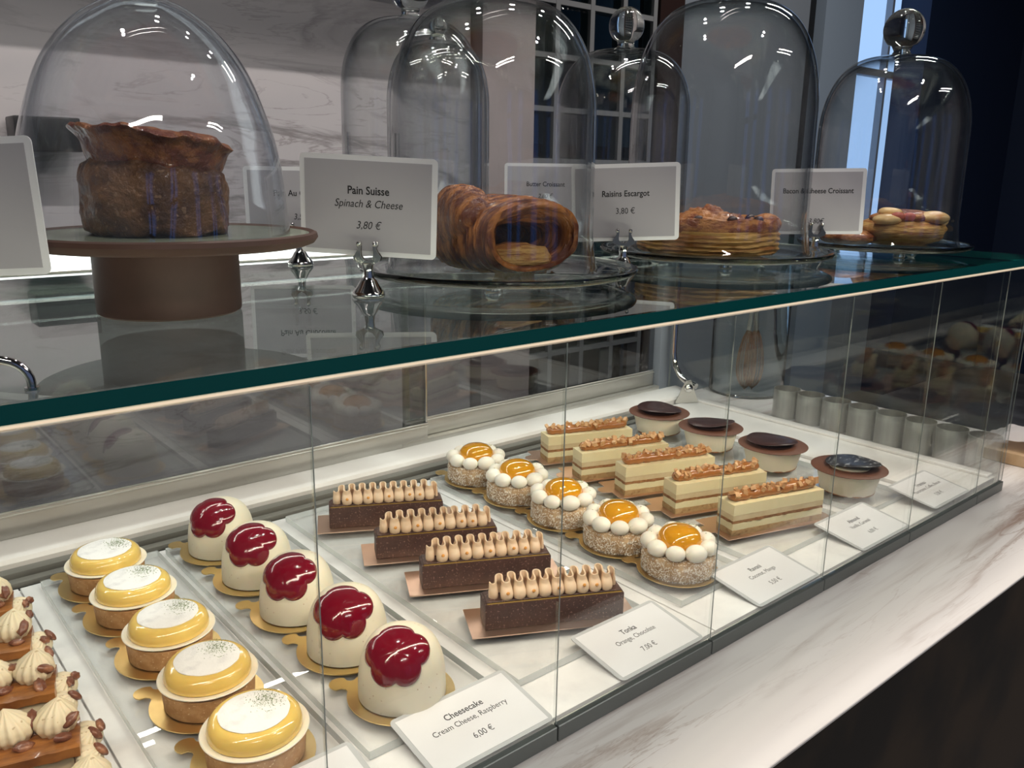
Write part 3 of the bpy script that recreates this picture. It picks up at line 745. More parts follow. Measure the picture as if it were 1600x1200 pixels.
# ------------------------------------------------------------------ tiramisu cups
def make_tira(swirl, tilt, ta, sh):
    t = thing('tiramisu', 'x', 'cake')
    b = BM(); lathe(b, [(0, 0), (.0335, 0), (.0342, .0012), (.0405, .0275), (.0395, .0282), (0, .0282)], 64, fn=lambda p, a, r, z: p + Vector((p.x, p.y, 0)) * (.006 * nz(p, 120))); obj('mascarpone_cup', b, M['mascarpone'], t)
    b = BM(); lathe(b, [(0, 0), (.0345, 0), (.0348, .0013), (.0342, .0016), (0, .0016)], 64, fn=lambda p, a, r, z: p + Vector((p.x, p.y, 0)) * (.05 * nz(p, 90) - .01)); obj('biscuit_base', b, M['dark_sponge'], t)
    b = BM(); lathe(b, [(0, .0284), (.0478, .0300), (.0480, .0306), (.0475, .0309), (0, .0296)], 80); obj('chocolate_rim', b, M['cocoa_disc'], t)
    b = BM(); lathe(b, [(0, .0296), (.024, .0300), (.026, .0325), (.022, .0345), (0, .0355)], 48); obj('cream_mound', b, M['mascarpone' if swirl else 'choc_disc'], t, 60)
    def wav(p, a, r, z): return p + Vector((0, 0, .0016 * math.sin(a * 2 + ta) * (r / .035) ** 2 + .0006 * nz(p, 60)))
    b = BM(); lathe(b, [(0, -.0006), (.018, -.0006), (.0345, -.0005), (.0350, 0), (.0345, .0005), (.018, .0006), (0, .0006)], 72, fn=wav)
    o = obj('chocolate_disc', b, M['choc_swirl' if swirl else 'choc_disc'], t, 60, (sh[0], sh[1], .0368)); o.rotation_euler = (math.radians(tilt[0]), math.radians(tilt[1]), ta)
    return t
DD = [(1.0195, .5125, 1, (-3, 4), .3, (.006, -.002)), (1.0225, .6295, 0, (2, 2), 1.2, (0, .002)), (1.0228, .7375, 0, (5, 4), 2.2, (.003, .002)), (1.0225, .838, 0, (3, 2), .4, (.001, .001))]
for i, (x, y, sw, ti, ta, sh) in enumerate(DD):
    o = make_tira(sw, ti, ta, sh); o.location = (x, y, RZ)
    tag(o, 'pale tiramisu cake under %s disc, %s' % ('a marbled grey chocolate' if sw else 'a dark chocolate', ordn(i, 4)), 'cake', 'tiramisu cakes')

# ------------------------------------------------------------------ cream and pecan slices (left)
def ribbed_dollop(r, h, n=14, seed=0):
    b = BM(); prof = [(0, 0), (r * .8, 0), (r, h * .22), (r * .96, h * .42), (r * .75, h * .62), (r * .42, h * .80), (r * .16, h * .93), (0, h)]
    # resample for ribs
    pr = []
    for (a, c) in zip(prof, prof[1:]):
        for k in range(3): f = k / 3; pr.append((a[0] + (c[0] - a[0]) * f, a[1] + (c[1] - a[1]) * f))
    pr.append(prof[-1]); pr[0] = (0, 0)
    lathe(b, pr, n * 5, fn=lambda p, a, rr, z: Vector((p.x * (1 + .075 * math.cos(n * a + z / h * 2.2)), p.y * (1 + .075 * math.cos(n * a + z / h * 2.2)), p.z)))
    for v in b.verts: v.co.x += .12 * h * (v.co.z / h) ** 3 * math.cos(seed); v.co.y += .12 * h * (v.co.z / h) ** 3 * math.sin(seed)
    return b
def dense(prof, d):
    out = []
    for (a, c) in zip(prof, prof[1:]):
        n = max(1, int(math.hypot(c[0] - a[0], c[1] - a[1]) / d))
        out += [(a[0] + (c[0] - a[0]) * k / n, a[1] + (c[1] - a[1]) * k / n) for k in range(n)]
    return out + [prof[-1]]
def mesh_of(b, mat, smooth=60):
    me = D.meshes.new('m'); b.normal_update(); b.to_mesh(me); b.free(); me.shade_smooth(); me.set_sharp_from_angle(angle=math.radians(smooth)); me.materials.append(mat); return me
DOL = [mesh_of(ribbed_dollop(.0135, .024, 13, s), M['pie_cream']) for s in (0, 2, 4)]
DOLs = [mesh_of(ribbed_dollop(.0098, .015, 12, s), M['pie_cream']) for s in (1, 3)]
b = BM(); sphere(b, (0, 0, 0), .0055, 18, 10, (1.35, .72, .62), fn=lambda q: q * (1 + .14 * math.cos(q.y * 1700) - .1 * (abs(q.y) < .0008))); PEC = mesh_of(b, M['pecan'])
def make_slice(seed):
    t = thing('pecan_cream_slice', 'x', 'cake'); L, W = .135, .040
    rnd = random.Random(seed)
    def strip(z0, z1, y0, y1, nm, tilt=0):
        b = BM(); box(b, -L, 0, y0, y1, z0, z1)
        bmesh.ops.subdivide_edges(b, edges=[e for e in b.edges if abs(e.verts[0].co.x - e.verts[1].co.x) > .05], cuts=40)
        bmesh.ops.subdivide_edges(b, edges=[e for e in b.edges if abs(e.verts[0].co.y - e.verts[1].co.y) > .01], cuts=8)
        for v in b.verts: v.co += Vector((.001, .001, .0006)) * nz(v.co, 120, seed) 
        return obj(nm, b, M['glazed_top'], t, 50)
    strip(0, .006, 0, W, 'pastry_sheet')
    b = BM(); box(b, -L + .004, -.004, .004, W - .004, .006, .020, .003); obj('cream_filling', b, M['pie_cream'], t)
    o = strip(.020, .0265, 0, W * .98, 'pastry_sheet')
    for k in range(5):
        o = link('cream_dollop', DOL[k % 3], None, t, (-.014 - .0265 * k, W * .70, .0262)); o.rotation_euler = (0, 0, k)
        q = link('pecan', PEC, None, o, (.0085, -.009, .010)); q.rotation_euler = (rnd.uniform(-.5, .5), .6, rnd.uniform(0, 6))
    for k in range(3):
        o = link('cream_dollop', DOLs[k % 2], None, t, (.001 - .003 * (k == 1), .006 + .014 * k, .009 + .004 * (k == 1))); o.rotation_euler = (0, math.radians(50), 0)
        q = link('pecan', PEC, None, o, (.001, 0, .0135)); q.rotation_euler = (0, 0, rnd.uniform(0, 6)); q.scale = (.8, .8, .8)
    for k in range(6):
        q = link('pecan', PEC, None, t, (-.010 - .023 * k, W * .33 + rnd.uniform(-.003, .003), .028)); q.rotation_euler = (rnd.uniform(-.5, .5), rnd.uniform(-.6, .6), rnd.uniform(0, 6)); s = rnd.uniform(.7, 1); q.scale = (s, s, s)
    return t
SLC = [(.098, .475, -14), (.0965, .551, -14), (.0985, .627, -14), (.0975, .703, -14), (.0985, .779, -12)]
SB = rect_board(.150, .060, 'gold', 0, 0)
for i, (x, y, a) in enumerate(SLC):
    o = make_slice(i + 2); o.location = (x, y, RZ + BT); o.rotation_euler = (0, 0, math.radians(a))
    tag(o, 'brown puff pastry slice with ribbed cream dollops and pecans, ' + ordn(i, 5), 'cake', 'pecan cream slices')
    ca, sa = math.cos(math.radians(a)), math.sin(math.radians(a)); dx, dy = -.142, -.008
    board_at(x + dx * ca - dy * sa, y + dx * sa + dy * ca, 'rectangular gold board under the pecan slice ' + ordn(i, 5), 'gold boards under the pecan slices', a, SB)

# ------------------------------------------------------------------ lettering helper
def text(s, size, parent, loc, rot, italic=0, bold=0, name='lettering', align='CENTER'):
    c = D.curves.new(name, 'FONT'); c.body = s; c.size = size; c.align_x = align; c.align_y = 'CENTER'; c.shear = italic; c.offset = bold; c.extrude = .00004
    c.resolution_u = 3; c.space_character = 1.0
    f = D.objects.new(name, c); COL.objects.link(f); me = D.meshes.new_from_object(f); D.objects.remove(f); me.materials.clear(); me.materials.append(M['ink']); o = D.objects.new(name, me); COL.objects.link(o); o.parent = parent; o.location = loc; o.rotation_euler = rot; o.scale = (.88, 1, 1)
    return o
def flat_card(x0, x1, lines, label, tilt=0):
    t = thing('price_card', label, 'price card', (x0 - .003, .4085, .0003)); W = x1 - x0; Dp = .0655
    t.rotation_euler = (math.radians(9.6), 0, 0)
    b = BM(); extrude_poly(b, rrect(0, W, 0, Dp, .005), 0, .0007); obj('sleeve', b, M['sleeve_flat'], t, 0)
    b = BM(); box(b, .004, W - .004, .0035, Dp - .0035, .0007, .0009); obj('paper', b, M['paper_flat'], t, 0)
    ys = (.045, .0355, .0195)
    for (s, sz, bo), y in zip(lines, ys):
        text(s, sz, t, (W * .5, y, .00095), (0, 0, 0), 0, bo)
    return t
CARDS = [(.145, .256, ('Lemon', 'Lemon, Lime', '5,50 €'), 'in front of the lemon tarts'),
         (.2885, .3985, ('Cheesecake', 'Cream Cheese, Raspberry', '6,00 €'), 'reading Cheesecake'),
         (.4750, .5845, ('Tonka', 'Orange, Chocolate', '7,00 €'), 'reading Tonka, Orange, Chocolate'),
         (.6710, .7815, ('Ravani', 'Coconut, Mango', '5,50 €'), 'reading Ravani, Coconut, Mango'),
         (.8720, .9860, ('Almond', 'Vanilla, Caramel', '6,00 €'), 'reading Almond, Vanilla, Caramel'),
         (1.050, 1.1545, ('Tiramisu', 'Mascarpone, Coffee, Biscuit', '5,50 €'), 'reading Tiramisu')]
for i, (a, c, l, lab) in enumerate(CARDS):
    lines = [(l[0], .0084, .00010), (l[1], .0074, 0), (l[2], .0080, 0)]
    if i == 0: lines = []
    o = flat_card(a, c, lines, 'flat white price card ' + lab)
    if i == 5: o.location.z = .0050

# ------------------------------------------------------------------ standing price cards and holders
ZT = .3106
def holder(x, y, yaw, label, h=.036):
    t = thing('card_holder', label, 'card holder', (x, y, ZT), yaw, 'chrome card holders')
    b = BM(); lathe(b, [(0, 0), (.0128, 0), (.0132, .0010), (.0131, .0030), (.0120, .0045), (.0085, .0090), (.0066, .0125), (.0060, .0135), (.0046, .0150), (.0040, .020), (.0046, .0255), (.0050, .0265), (0, .027)], 40)
    obj('base', b, M['chrome'], t)
    for yy in (-.0022, .0022):
        b = BM(); pts = []
        outer = [(-.0030, .0), (-.0055, .0018), (-.0105, .0040), (-.0112, .0072), (-.0085, .0108), (-.0072, .0135), (-.0085, .0160), (-.0070, .0180), (-.0048, .0170), (-.0050, .0140), (-.0052, .0110), (-.0050, .0078), (-.0030, .0050), (0, .0040)]
        full = outer + [(-x_, z_) for x_, z_ in outer[::-1][1:]]
        va = [b.verts.new((x_, yy - .0005, z_ + .0245)) for x_, z_ in full]; vb = [b.verts.new((x_, yy + .0005, z_ + .0245)) for x_, z_ in full]
        b.faces.new(va); b.faces.new(vb[::-1])
        for i in range(len(full)): j = (i + 1) % len(full); b.faces.new((va[j], va[i], vb[i], vb[j]))
        for s in (-1, 1): sphere(b, (s * .0065, yy - .0004, .0418), .0021, 12, 8)
        obj('clip', b, M['chrome'], t, 40)
    return t
def stand_card(c, yaw, tilt, roll, lines, label, sleeve=True, w=.110, h=.078):
    t = thing('price_card', label, 'price card', c); 
    t.rotation_euler = (Matrix.Rotation(yaw, 3, 'Z') @ Matrix.Rotation(tilt, 3, 'X') @ Matrix.Rotation(roll, 3, 'Y')).to_euler()
    def plate(pts, y0, y1, mat, nm):
        b = BM(); va = [b.verts.new((x, y0, z)) for x, z in pts]; vb = [b.verts.new((x, y1, z)) for x, z in pts]
        b.faces.new(va); b.faces.new(vb[::-1])
        for i in range(len(pts)): j = (i + 1) % len(pts); b.faces.new((va[j], va[i], vb[i], vb[j]))
        bmesh.ops.recalc_face_normals(b, faces=b.faces)
        return obj(nm, b, mat, t, 0)
    plate(rrect(-w / 2, w / 2, -h / 2, h / 2, .004), -.0003, .0003, M['plastic_sleeve'], 'sleeve')
    plate([(-w / 2 + .004, -h / 2 + .004), (w / 2 - .0045, -h / 2 + .004), (w / 2 - .0045, h / 2 - .004), (-w / 2 + .004, h / 2 - .004)], -.0006, -.0003, M['paper'], 'paper')
    for (s, sz, x, z, it, bo) in lines: text(s, sz, t, (x, -.00065, z), (PI / 2, 0, 0), it, bo)
    return t
card_specs = [
    ((.3531, .5944, .3808), -.79, .055, .0404, [('Pain Suisse', .0088, .0, .0120, 0, .00014), ('Spinach & Cheese', .0086, 0, .0018, .25, 0), ('3,80 €', .0086, .0, -.0150, .25, 0)], 'standing price card reading Pain Suisse, Spinach and Cheese', (.3480, .5890)),
    ((.6603, .6015, .3798), -.78, .074, -.0429, [('Raisins Escargot', .0085, 0, .0090, 0, .00014), ('3,80 €', .0086, 0, -.0085, 0, 0)], 'standing price card reading Raisins Escargot', (.6525, .5945)),
    ((.9600, .5620, .3788), -.86, -.03, -.023, [('Bacon & Cheese Croissant', .0086, 0, .0125, 0, .00013), ('3,80€', .0086, 0, -.0235, .2, 0)], 'standing price card reading Bacon and Cheese Croissant', (.9565, .5575)),
    ((.0723, .5890, .3837), -.75, -.03, -.055, [], 'standing white price card cut off beside the brown cake stand', None),
    ((.410, .830, .3720), -.62, .03, 0, [('Pain Au Chocolate', .0088, .004, .0120, 0, .00012), ('3,50 €', .0086, .004, -.012, .2, 0)], 'standing price card reading Pain Au Chocolate behind the plastic dome', (.407, .826)),
    ((.780, .8550, .3810), -.78, .03, 0, [('Butter Croissant', .0086, 0, .012, 0, .00012), ('2,80 €', .0084, 0, -.0035, .2, 0)], 'standing price card reading Butter Croissant', (.777, .850)),
]
for (c, yaw, tilt, roll, lines, label, hp) in card_specs:
    o = stand_card(c, yaw, tilt, roll, lines, label)
    o['group'] = 'standing price cards'
    if hp is None:
        ca, sa = math.cos(yaw), math.sin(yaw); hp = (c[0] - .0 * ca, c[1])
    dz = c[2] - .039 - ZT
    holder(hp[0], hp[1], yaw, 'small chrome holder gripping the ' + label.replace('standing ', ''))

# ------------------------------------------------------------------ cake stand, brioche and plastic dome
SX, SY = .198, .606
cs = thing('cake_stand', 'brown terracotta cake stand with sage green top on a thick round foot', 'cake stand', (SX, SY, ZT))
b = BM(); lathe(b, [(0, 0), (.0455, 0), (.0475, .0015), (.0478, .004), (.0478, .0445), (0, .0445)], 80); obj('foot', b, M['terracotta'], cs)
b = BM(); lathe(b, [(0, .0502), (.060, .0502), (.0905, .0515), (.0955, .0535), (.0980, .0570), (.0972, .0600), (.0950, .0610), (.0930, .0602), (.0915, .0588), (0, .0585)], 110, cx=.006); obj('plate', b, M['terracotta'], cs, 35, (0, 0, -.0055))
b = BM(); lathe(b, [(0, .0586), (.0912, .0590), (.0918, .0596), (.090, .0597), (0, .0591)], 96, cx=.006); obj('glaze', b, M['green_glaze'], cs, 35, (0, 0, -.0055))
def brio(p, a, r, z):
    k = 1 + .05 * nz(p, 26) + .012 * math.sin(7 * a + 1) * (z < .05) + .035 * nz(p, 75) + .02 * nz(p, 220)
    z2 = p.z * .90; tilt = -.12 * p.x * (z / .072)
    return Vector((p.x * k, p.y * k, z2 + tilt + .004 * nz(p, 40) + .002 * nz(p, 120)))
bz = ZT + .0545
pn = thing('brioche', 'tall dark baked brioche with a flared crusty cap under the plastic dome', 'pastry', (SX - .003, SY, bz))
b = BM(); lathe(b, dense([(0, 0), (.0425, 0), (.0455, .003), (.0470, .012), (.0475, .026), (.0470, .038), (.0450, .046), (.040, .051), (0, .052)], .0016), 200, fn=brio); obj('body', b, M['brioche'], pn, 60)
b = BM(); lathe(b, dense([(0, .046), (.0395, .0465), (.0425, .051), (.0440, .055), (.0455, .060), (.0475, .0640), (.0500, .0665), (.0510, .0685), (.0495, .0708), (.042, .0722), (.030, .0710), (0, .068)], .0015), 200, fn=brio); obj('cap', b, M['brioche_cap'], pn, 60)
def bell(name, label, x, y, z, r, h, neck, knob, mat, group, shoulder=.55, wall=.003, knob_scale=1, n=96):
    """glass bell: straight or slightly flared wall, rounded shoulder, solid knob"""
    t = thing(name, label, 'dome', (x, y, z), 0, group)
    rc = r * shoulder; outer = []
    hs = h - rc * 1.25
    flare = .035 * r
    outer.append((r + flare * 1.6, 0)); outer.append((r + flare * 1.6, .0025)); outer.append((r + flare, .006)); outer.append((r, .03))
    outer.append((r * .995, hs * .6))
    K = 22
    for k in range(K + 1):
        a = PI / 2 * k / K
        rr = neck + (r * .99 - neck) * math.cos(a) ** (.70); zz = hs + (h - hs) * math.sin(a) ** .95
        outer.append((rr, zz))
    inner = [(max(0.0005, rr - wall), zz - wall * (.3 + .7 * (zz / h) ** 3)) for rr, zz in outer][::-1]
    inner = [(rr, max(0, zz)) for rr, zz in inner]
    b = BM()
    prof = outer + [(neck * .5, h + .0005)] + [(0, h + .0005)]
    lathe(b, prof, n)
    prof2 = [(0, h - wall)] + inner
    lathe(b, prof2, n)
    bmesh.ops.remove_doubles(b, verts=b.verts, dist=1e-6)
    obj('bell', b, mat, t, 60)
    if knob:
        b = BM(); pk = [(0, .0008), (neck * 1.05, .0008), (neck * .78, .006), (knob * .52, knob * .35 + .004)]
        c = knob * 1.12 + .004
        for k in range(1, 17):
            a = -PI / 2 + .62 + (PI - .62) * k / 16; pk.append((knob * math.cos(a), c + knob * math.sin(a)))
        pk[-1] = (0, c + knob)
        lathe(b, pk, 48, sy=1); obj('knob', b, M['clear_glass'], t, 60, (0, 0, h))
    return t
# plastic bell on the stand
def smooth_prof(pts, k):
    out = []; P_ = [pts[0]] + list(pts) + [pts[-1]]
    for i in range(1, len(P_) - 2):
        for s_ in range(k):
            t = s_ / k; q = []
            for d in (0, 1):
                a0, a1, a2, a3 = P_[i - 1][d], P_[i][d], P_[i + 1][d], P_[i + 2][d]
                q.append(.5 * (2 * a1 + (a2 - a0) * t + (2 * a0 - 5 * a1 + 4 * a2 - a3) * t * t + (3 * a1 - a0 - 3 * a2 + a3) * t ** 3))
            out.append((max(q[0], 1e-4 if i > 1 else q[0]), q[1]))
    out.append(pts[-1]); return out
def plastic_dome():
    t = thing('plastic_dome', 'scratched clear plastic dome over the dark brioche on the brown stand', 'dome', (SX - .003, SY, ZT + .0545))
    prof = []
    HH = .1515
    kz = [(0, .0870), (.002, .0866), (.030, .0845), (.046, .0822), (.063, .0785), (.085, .0708), (.100, .0640), (.114, .0545), (.126, .0425), (.135, .0290), (.1405, .0150), (HH, 0)]
    prof = smooth_prof([(r_, z_ * (1.063 if z_ < HH else 1)) for z_, r_ in kz], 5)
    b = BM(); lathe(b, prof, 110)
    inn = [(max(0, r_ - .0022), z_ - .0022 * (z_ / HH)) for r_, z_ in prof]; inn[-1] = (0, HH - .0022)
    lathe(b, inn[::-1], 110)
    obj('shell', b, M['dome_plastic'], t, 60)
    b = BM(); lathe(b, [(0, 0), (.008, 0), (.0095, .004), (.012, .012), (.0155, .017), (.0165, .021), (.014, .0255), (.008, .028), (0, .0285)], 40); obj('knob', b, M['clear_glass'], t, 60, (0, 0, HH))
plastic_dome()

# glass plates, domes
def glass_plate(x, y, r, label, h=.012):
    t = thing('glass_plate', label, 'plate', (x, y, ZT), 0, 'round glass plates under the domes')
    b = BM(); lathe(b, [(0, h - .0045), (r * .86, h - .0045), (r * .94, h - .0035), (r * .985, h - .001), (r, h + .0015), (r * .995, h + .0035), (r * .975, h + .0035), (r * .93, h + .0010), (r * .89, h + .0002), (r * .87, h + .0006), (r * .85, h), (0, h)], 110)
    obj('dish', b, M['clear_glass'], t, 60)
    for k in range(3):
        a = 2 * PI * k / 3 - PI / 2 - .75
        b = BM(); lathe(b, [(0, 0), (.0065, 0), (.0075, .002), (.006, .0055), (.004, h - .0046), (0, h - .0046)], 20)
        obj('foot', b, M['clear_glass'], t, 60, (r * .55 * math.cos(a), r * .55 * math.sin(a), 0))
    return t
PH = ZT + .0122
glass_plate(.497, .607, .1285, 'wide round glass plate under the spinach and cheese pastry')
glass_plate(.823, .607, .133, 'round glass plate under the raisin escargot pastry')
glass_plate(1.108, .548, .1085, 'round glass plate at the right end of the glass top')
bell('glass_dome', 'large clear glass dome over the curled spinach pastry', .486, .602, PH + .0009, .0905, .226, .013, .024, M['dome_glass'], 'glass domes with knobs', .85)
bell('glass_dome', 'large clear glass dome over the raisin escargot pastry', .8130, .602, PH + .0009, .1020, .266, .016, .024, M['dome_glass'], 'glass domes with knobs', .95)
bell('glass_dome', 'clear glass dome with ball knob over the bacon cheese pastry, by the dark navy wall', 1.1005, .549, PH + .0009, .0910, .2325, .012, .0245, M['dome_glass'], 'glass domes with knobs', .85)
bell('glass_dome', 'clear glass dome behind the small narrow one, beside the marble wall', .655, .985, ZT, .0930, .288, .014, .0245, M['dome_glass'], 'glass domes with knobs', .80)
bell('glass_dome', 'small narrow empty glass dome behind the spinach pastry dome', .5635, .795, ZT, .0565, .233, .010, .010, M['dome_glass'], 'glass domes with knobs', .95)
bell('glass_dome', 'glass dome with silvery ball knob behind the Raisins Escargot card', .9245, .855, ZT, .0950, .264, .014, .0245, M['dome_glass'], 'glass domes with knobs', .75)

# ------------------------------------------------------------------ pastries on the plates
def roll_pastry(b, L, rx, rz, hole, layers=7, seed=0, n=140, arc=0):
    """laminated roll lying along local +Y towards -Y; open hollow end at -Y"""
    prof = []
    K = 150
    for k in range(K + 1):  # outside back -> front
        u = k / K; y = L * (1 - u); s = math.sin(min(1, u * 1.9) * PI / 2) ** .55
        s *= 1 - .10 * max(0, (u - .75) / .25) ** 2
        prof.append((s, y, 0))
    for k in range(1, 9):   # rounded lip
        a = PI * k / 9; prof.append((.90 - (1 - hole) * .5 * (1 - math.cos(a)) * .95, -.010 * math.sin(a) * 1.1, 1))
    for k in range(1, 10):
        prof.append((hole * (1 - .05 * k), .006 * k, 2))
    rings = []
    for idx, (s, y, zone) in enumerate(prof):
        ring = []
        for i in range(n):
            a = 2 * PI * i / n; ca, sa = math.cos(a), math.sin(a)
            q = Vector((abs(ca) ** .85 * (1 if ca > 0 else -1) * rx * s, y, abs(sa) ** .85 * (1 if sa > 0 else -1) * rz * s))
            tt = y * 135 + .55 * math.cos(a) + 1.4 * nz(q, 10, seed); tt -= math.floor(tt)
            ridge = 1 + ((.050 * tt ** 1.5 - .02 + .012 * math.sin(y * 2600 + 5 * nz(q, 16))) if zone == 0 else .03 * math.sin(s * 90 + 2 * math.sin(a)))
            rn = 1 + .05 * nz(q, 30, seed) + .02 * nz(q, 140, seed); q.x *= ridge * rn; q.z *= ridge * rn
            if zone == 2: q.z *= .62 ; q.z -= rz * .06; q.z += .0025 * nz(q, 60)
            q.y += .004 * nz(q, 35, seed + 2)
            q.z = max(q.z, -rz * .86)
            ring.append(b.verts.new(q))
        rings.append(ring)
    for A, B in zip(rings, rings[1:]):
        for i in range(n): b.faces.new((A[i], A[(i + 1) % n], B[(i + 1) % n], B[i]))
    b.faces.new(rings[0][::-1]); b.faces.new(rings[-1])
    bmesh.ops.recalc_face_normals(b, faces=b.faces)
ps = thing('spinach_pastry', 'curled glossy laminated pastry with open end under the large dome', 'pastry', (.494, .562, PH + .0312), math.radians(0))
b = BM(); roll_pastry(b, .100, .0625, .0345, .74, seed=1); obj('front_roll', b, M['puff_roll'], ps, 60)
b = BM(); t2 = bmesh.new(); roll_pastry(t2, .06, .026, .026, .5, seed=5)
merge(b, t2, Matrix.Translation((-.030, .060, .017)) @ Matrix.Rotation(math.radians(150), 4, 'Z')); obj('rear_roll', b, M['puff_roll'], ps, 60)
b = BM(); sphere(b, (-.004, .014, -.019), .032, 40, 20, (1.25, .8, .42), fn=lambda q: q * (1 + .05 * math.sin(q.z * 2600) + .1 * nz(q, 60))); obj('inner_fold', b, M['puff_side'], ps, 60)

es = thing('escargot_pastry', 'round raisin escargot pastry with spiral crust under the tall dome', 'pastry', (.806, .606, PH + .0006))
es.scale = (1.28, 1.28, 1.22)
b = BM()
def esc(p, a, r, z):
    k = 1 + .025 * nz(p, 40) + .014 * math.sin(z * 1500 + 3 * nz(p, 25)) + .02 * nz((p.x, p.y, p.z * 4), 140); return Vector((p.x * k, p.y * k, p.z))
lathe(b, dense([(0, 0), (.058, 0), (.061, .002), (.062, .006), (.0612, .010), (.062, .014), (.0615, .018), (.0605, .0215), (.057, .023), (0, .024)], .0009), 160, fn=esc); obj('pastry_side', b, M['puff_side'], es, 60)
b = BM(); K = 42
prof = [(.060, .0205), (.0622, .0235), (.0615, .0270)] + [(.0605 * (1 - k / K), 0) for k in range(K)]
rings = []
for idx, (r, z) in enumerate(prof):
    ring = []
    for i in range(140):
        a = 2 * PI * i / 140
        if idx < 3: zz = z
        else:
            ph = (r / .0605) * 3.1 - a / (2 * PI); fr = ph - math.floor(ph)
            zz = .0265 + .0052 * abs(math.sin(PI * fr)) ** .6 + .012 * max(0, 1 - r / .032) ** .9
        q = Vector((r * math.cos(a), r * math.sin(a), zz)); q.z += .0024 * nz(q, 60) + .0016 * nz(q, 170) + .0006 * math.sin(r * 2600 + 4 * nz(q, 30)); q.x *= 1 + .015 * nz(q, 50); q.y *= 1 + .015 * nz(q, 50)
        ring.append(b.verts.new(q))
    rings.append(ring)
for A, B in zip(rings, rings[1:]):
    for i in range(140): b.faces.new((A[i], A[(i + 1) % 140], B[(i + 1) % 140], B[i]))
b.faces.new(rings[-1]); b.faces.new(rings[0][::-1]); obj('spiral_crust', b, M['puff'], es, 60)
b = BM(); sphere(b, (.047, -.030, .026), .012, 24, 14, (1.2, 1, .8), fn=lambda q: q * (1 + .12 * nz(q, 90))); obj('crust_tip', b, M['puff'], es, 60)
for (x, y) in ((.02, -.03), (-.02, -.04), (.035, .0), (0, -.052), (-.04, -.02)):
    b = BM(); sphere(b, (x, y, .0315), .0042, 12, 8, (1.2, 1, .8)); obj('raisin', b, M['choc_disc'], es, 60)

bc = thing('cheese_pastry', 'folded golden pastry with melted cheese and ham under the right dome', 'pastry', (1.108, .545, PH + .0006), math.radians(-40))
bc.scale = (1.12, 1.12, 1.12)
b = BM()
def blob(b, c, r, sc, seed, amp=.12, rid=.03):
    sphere(b, c, r, 56, 30, sc, fn=lambda q: Vector((q.x * (1 + amp * nz(q, 40, seed) + .07 * nz(q, 130, seed)), q.y * (1 + amp * nz(q, 40, seed) + .07 * nz(q, 130, seed)), max(q.z * (1 + amp * nz(q, 50, seed + 3)) + rid * r * math.sin(q.z * 900 + 3 * nz(q, 20)) * .3, -r * sc[2] * .8))))
blob(b, (.018, 0, .0155), .040, (1.25, .95, .48), 3); obj('pastry_body', b, M['puff_side'], bc, 60)
b = BM(); blob(b, (-.045, -.004, .0075), .030, (1.1, 1, .32), 6); obj('pastry_flap', b, M['puff'], bc, 60)
b = BM(); blob(b, (.020, -.002, .0305), .030, (1.35, .95, .30), 8, .2); obj('crust_top', b, M['puff'], bc, 60)
for (x, y, z, r, s) in ((-.012, -.026, .029, .013, 1), (.042, -.020, .031, .015, 2), (.052, -.004, .026, .014, 4), (-.004, -.012, .037, .011, 5)):
    b = BM(); blob(b, (x, y, z), r, (1.25, .9, .5), s, .25); obj('melted_cheese', b, M['cheese'], bc, 60)
for (x, y, z) in ((.012, -.029, .0325), (-.002, -.031, .033)):
    b = BM(); blob(b, (x, y, z), .0065, (1.3, .7, .8), 9, .2); obj('ham', b, M['ham'], bc, 60)

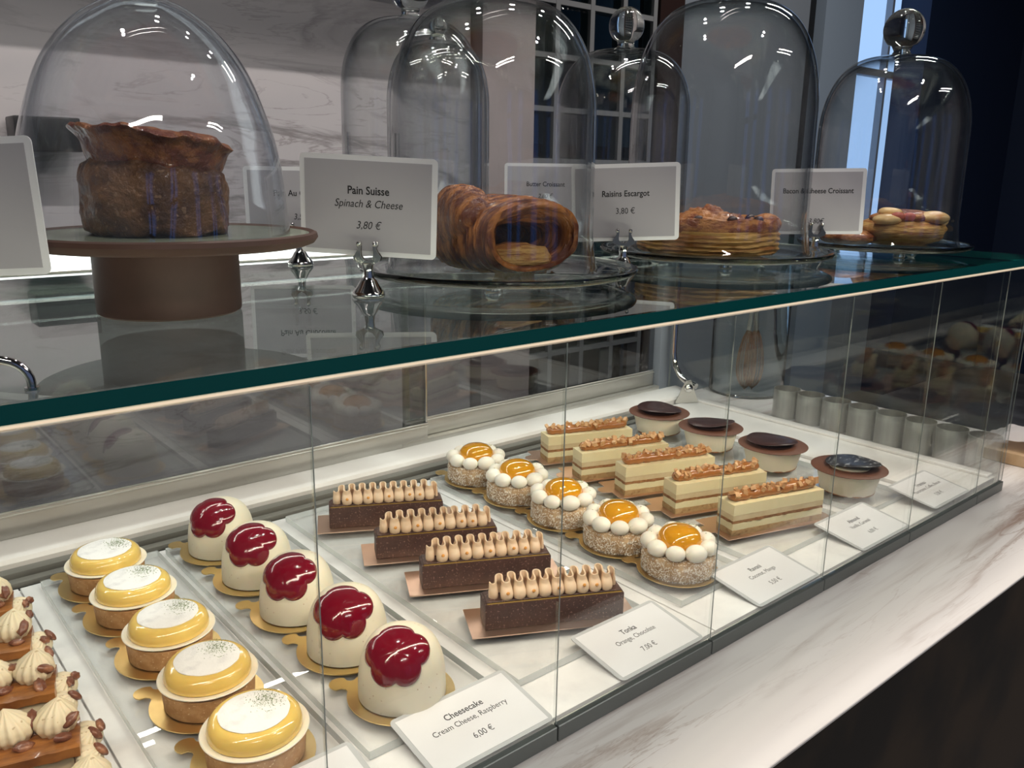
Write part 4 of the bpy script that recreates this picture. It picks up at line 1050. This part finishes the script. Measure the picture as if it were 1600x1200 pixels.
# ------------------------------------------------------------------ outside the end pane
b = BM(); lathe(b, [(.0225, 0), (.0232, 0), (.0232, .052), (.0225, .052)], 48, close=True); RM = mesh_of(b, M['steel'], 30)
RO = ['next to the marble edge', 'second from the marble edge', 'third from the marble edge', 'fourth from the marble edge', 'fifth from the marble edge', 'sixth from the marble edge', 'seventh from the marble edge', 'farthest in, by the tall jar']
for i in range(8):
    y = .4585 + .0487 * i
    o = link('pastry_ring', RM, None, None, (1.318 + .0016 * i, y, -.0144)); tag(o, 'short steel pastry ring outside the end pane, ' + RO[i], 'pastry ring', 'steel pastry rings')
jar = thing('glass_jar', 'tall clear glass jar outside the far corner of the case', 'jar', (1.432, .955, -.0144))
b = BM(); lathe(b, [(0, 0), (.070, 0), (.073, .003), (.073, .30), (.0705, .30), (.0705, .006), (0, .006)], 72); obj('jar_body', b, M['clear_glass'], jar, 60)
for (x, y, a, n) in ((1.412, .945, .05, 'beside the case post'), (1.452, .955, -.05, 'on the far side of the jar')):
    wk = thing('whisk', 'copper wire whisk standing in the tall glass jar, ' + n, 'whisk', (x, y, -.0075), 0, 'copper whisks in the jar')
    b = BM()
    for k in range(9):
        ang = PI * k / 9; pts = []
        for i in range(25):
            u = i / 24; s = (u * 2 - 1); rr = .024 * math.sqrt(max(0, 1 - s * s)) * (1.0); 
            zz = .125 - .118 * (1 - abs(s) ** 1.7); hr = .017 * math.sin(PI * min(1, (1 - abs(s)) * 1.15)) ** .7 * (1 if s > 0 else -1) + .003 * s
            pts.append((hr * math.cos(ang), hr * math.sin(ang), zz + .002))
        tube(b, pts, .0007, 6)
    obj('wires', b, M['copper_wire'], wk); wk.children[0]['kind'] = 'stuff'
    b = BM(); tube(b, [(0, 0, .120), (a * .2, 0, .19), (a * .35, 0, .27)], .005, 12); obj('handle', b, M['steel'], wk)
b = BM(); box(b, 1.335, 1.75, .31, .50, -.0143, .006, .002); 
b.free(); b = BM(); box(b, 1.37, 1.52, .33, .50, -.0143, .004, .002); o = obj('cutting_board', b, M['board_wood'], None); tag(o, 'pale wooden board on the marble beyond the end pane', 'board')
b = BM(); N = 30
vs = [[b.verts.new((1.378 + .14 * i / N, .335 + .155 * j / N, .008 + .030 * math.exp(-((i / N - .35) ** 2 + (j / N - .5) ** 2) * 5) + .006 * nz((i / N, j / N, 0), 5))) for j in range(N + 1)] for i in range(N + 1)]
for i in range(N):
    for j in range(N): b.faces.new((vs[i][j], vs[i + 1][j], vs[i + 1][j + 1], vs[i][j + 1]))
bmesh.ops.solidify(b, geom=b.faces[:], thickness=-.002); o = obj('cloth', b, M['cloth'], None, 60); tag(o, 'folded white cloth lying on the wooden board beyond the end pane', 'cloth')
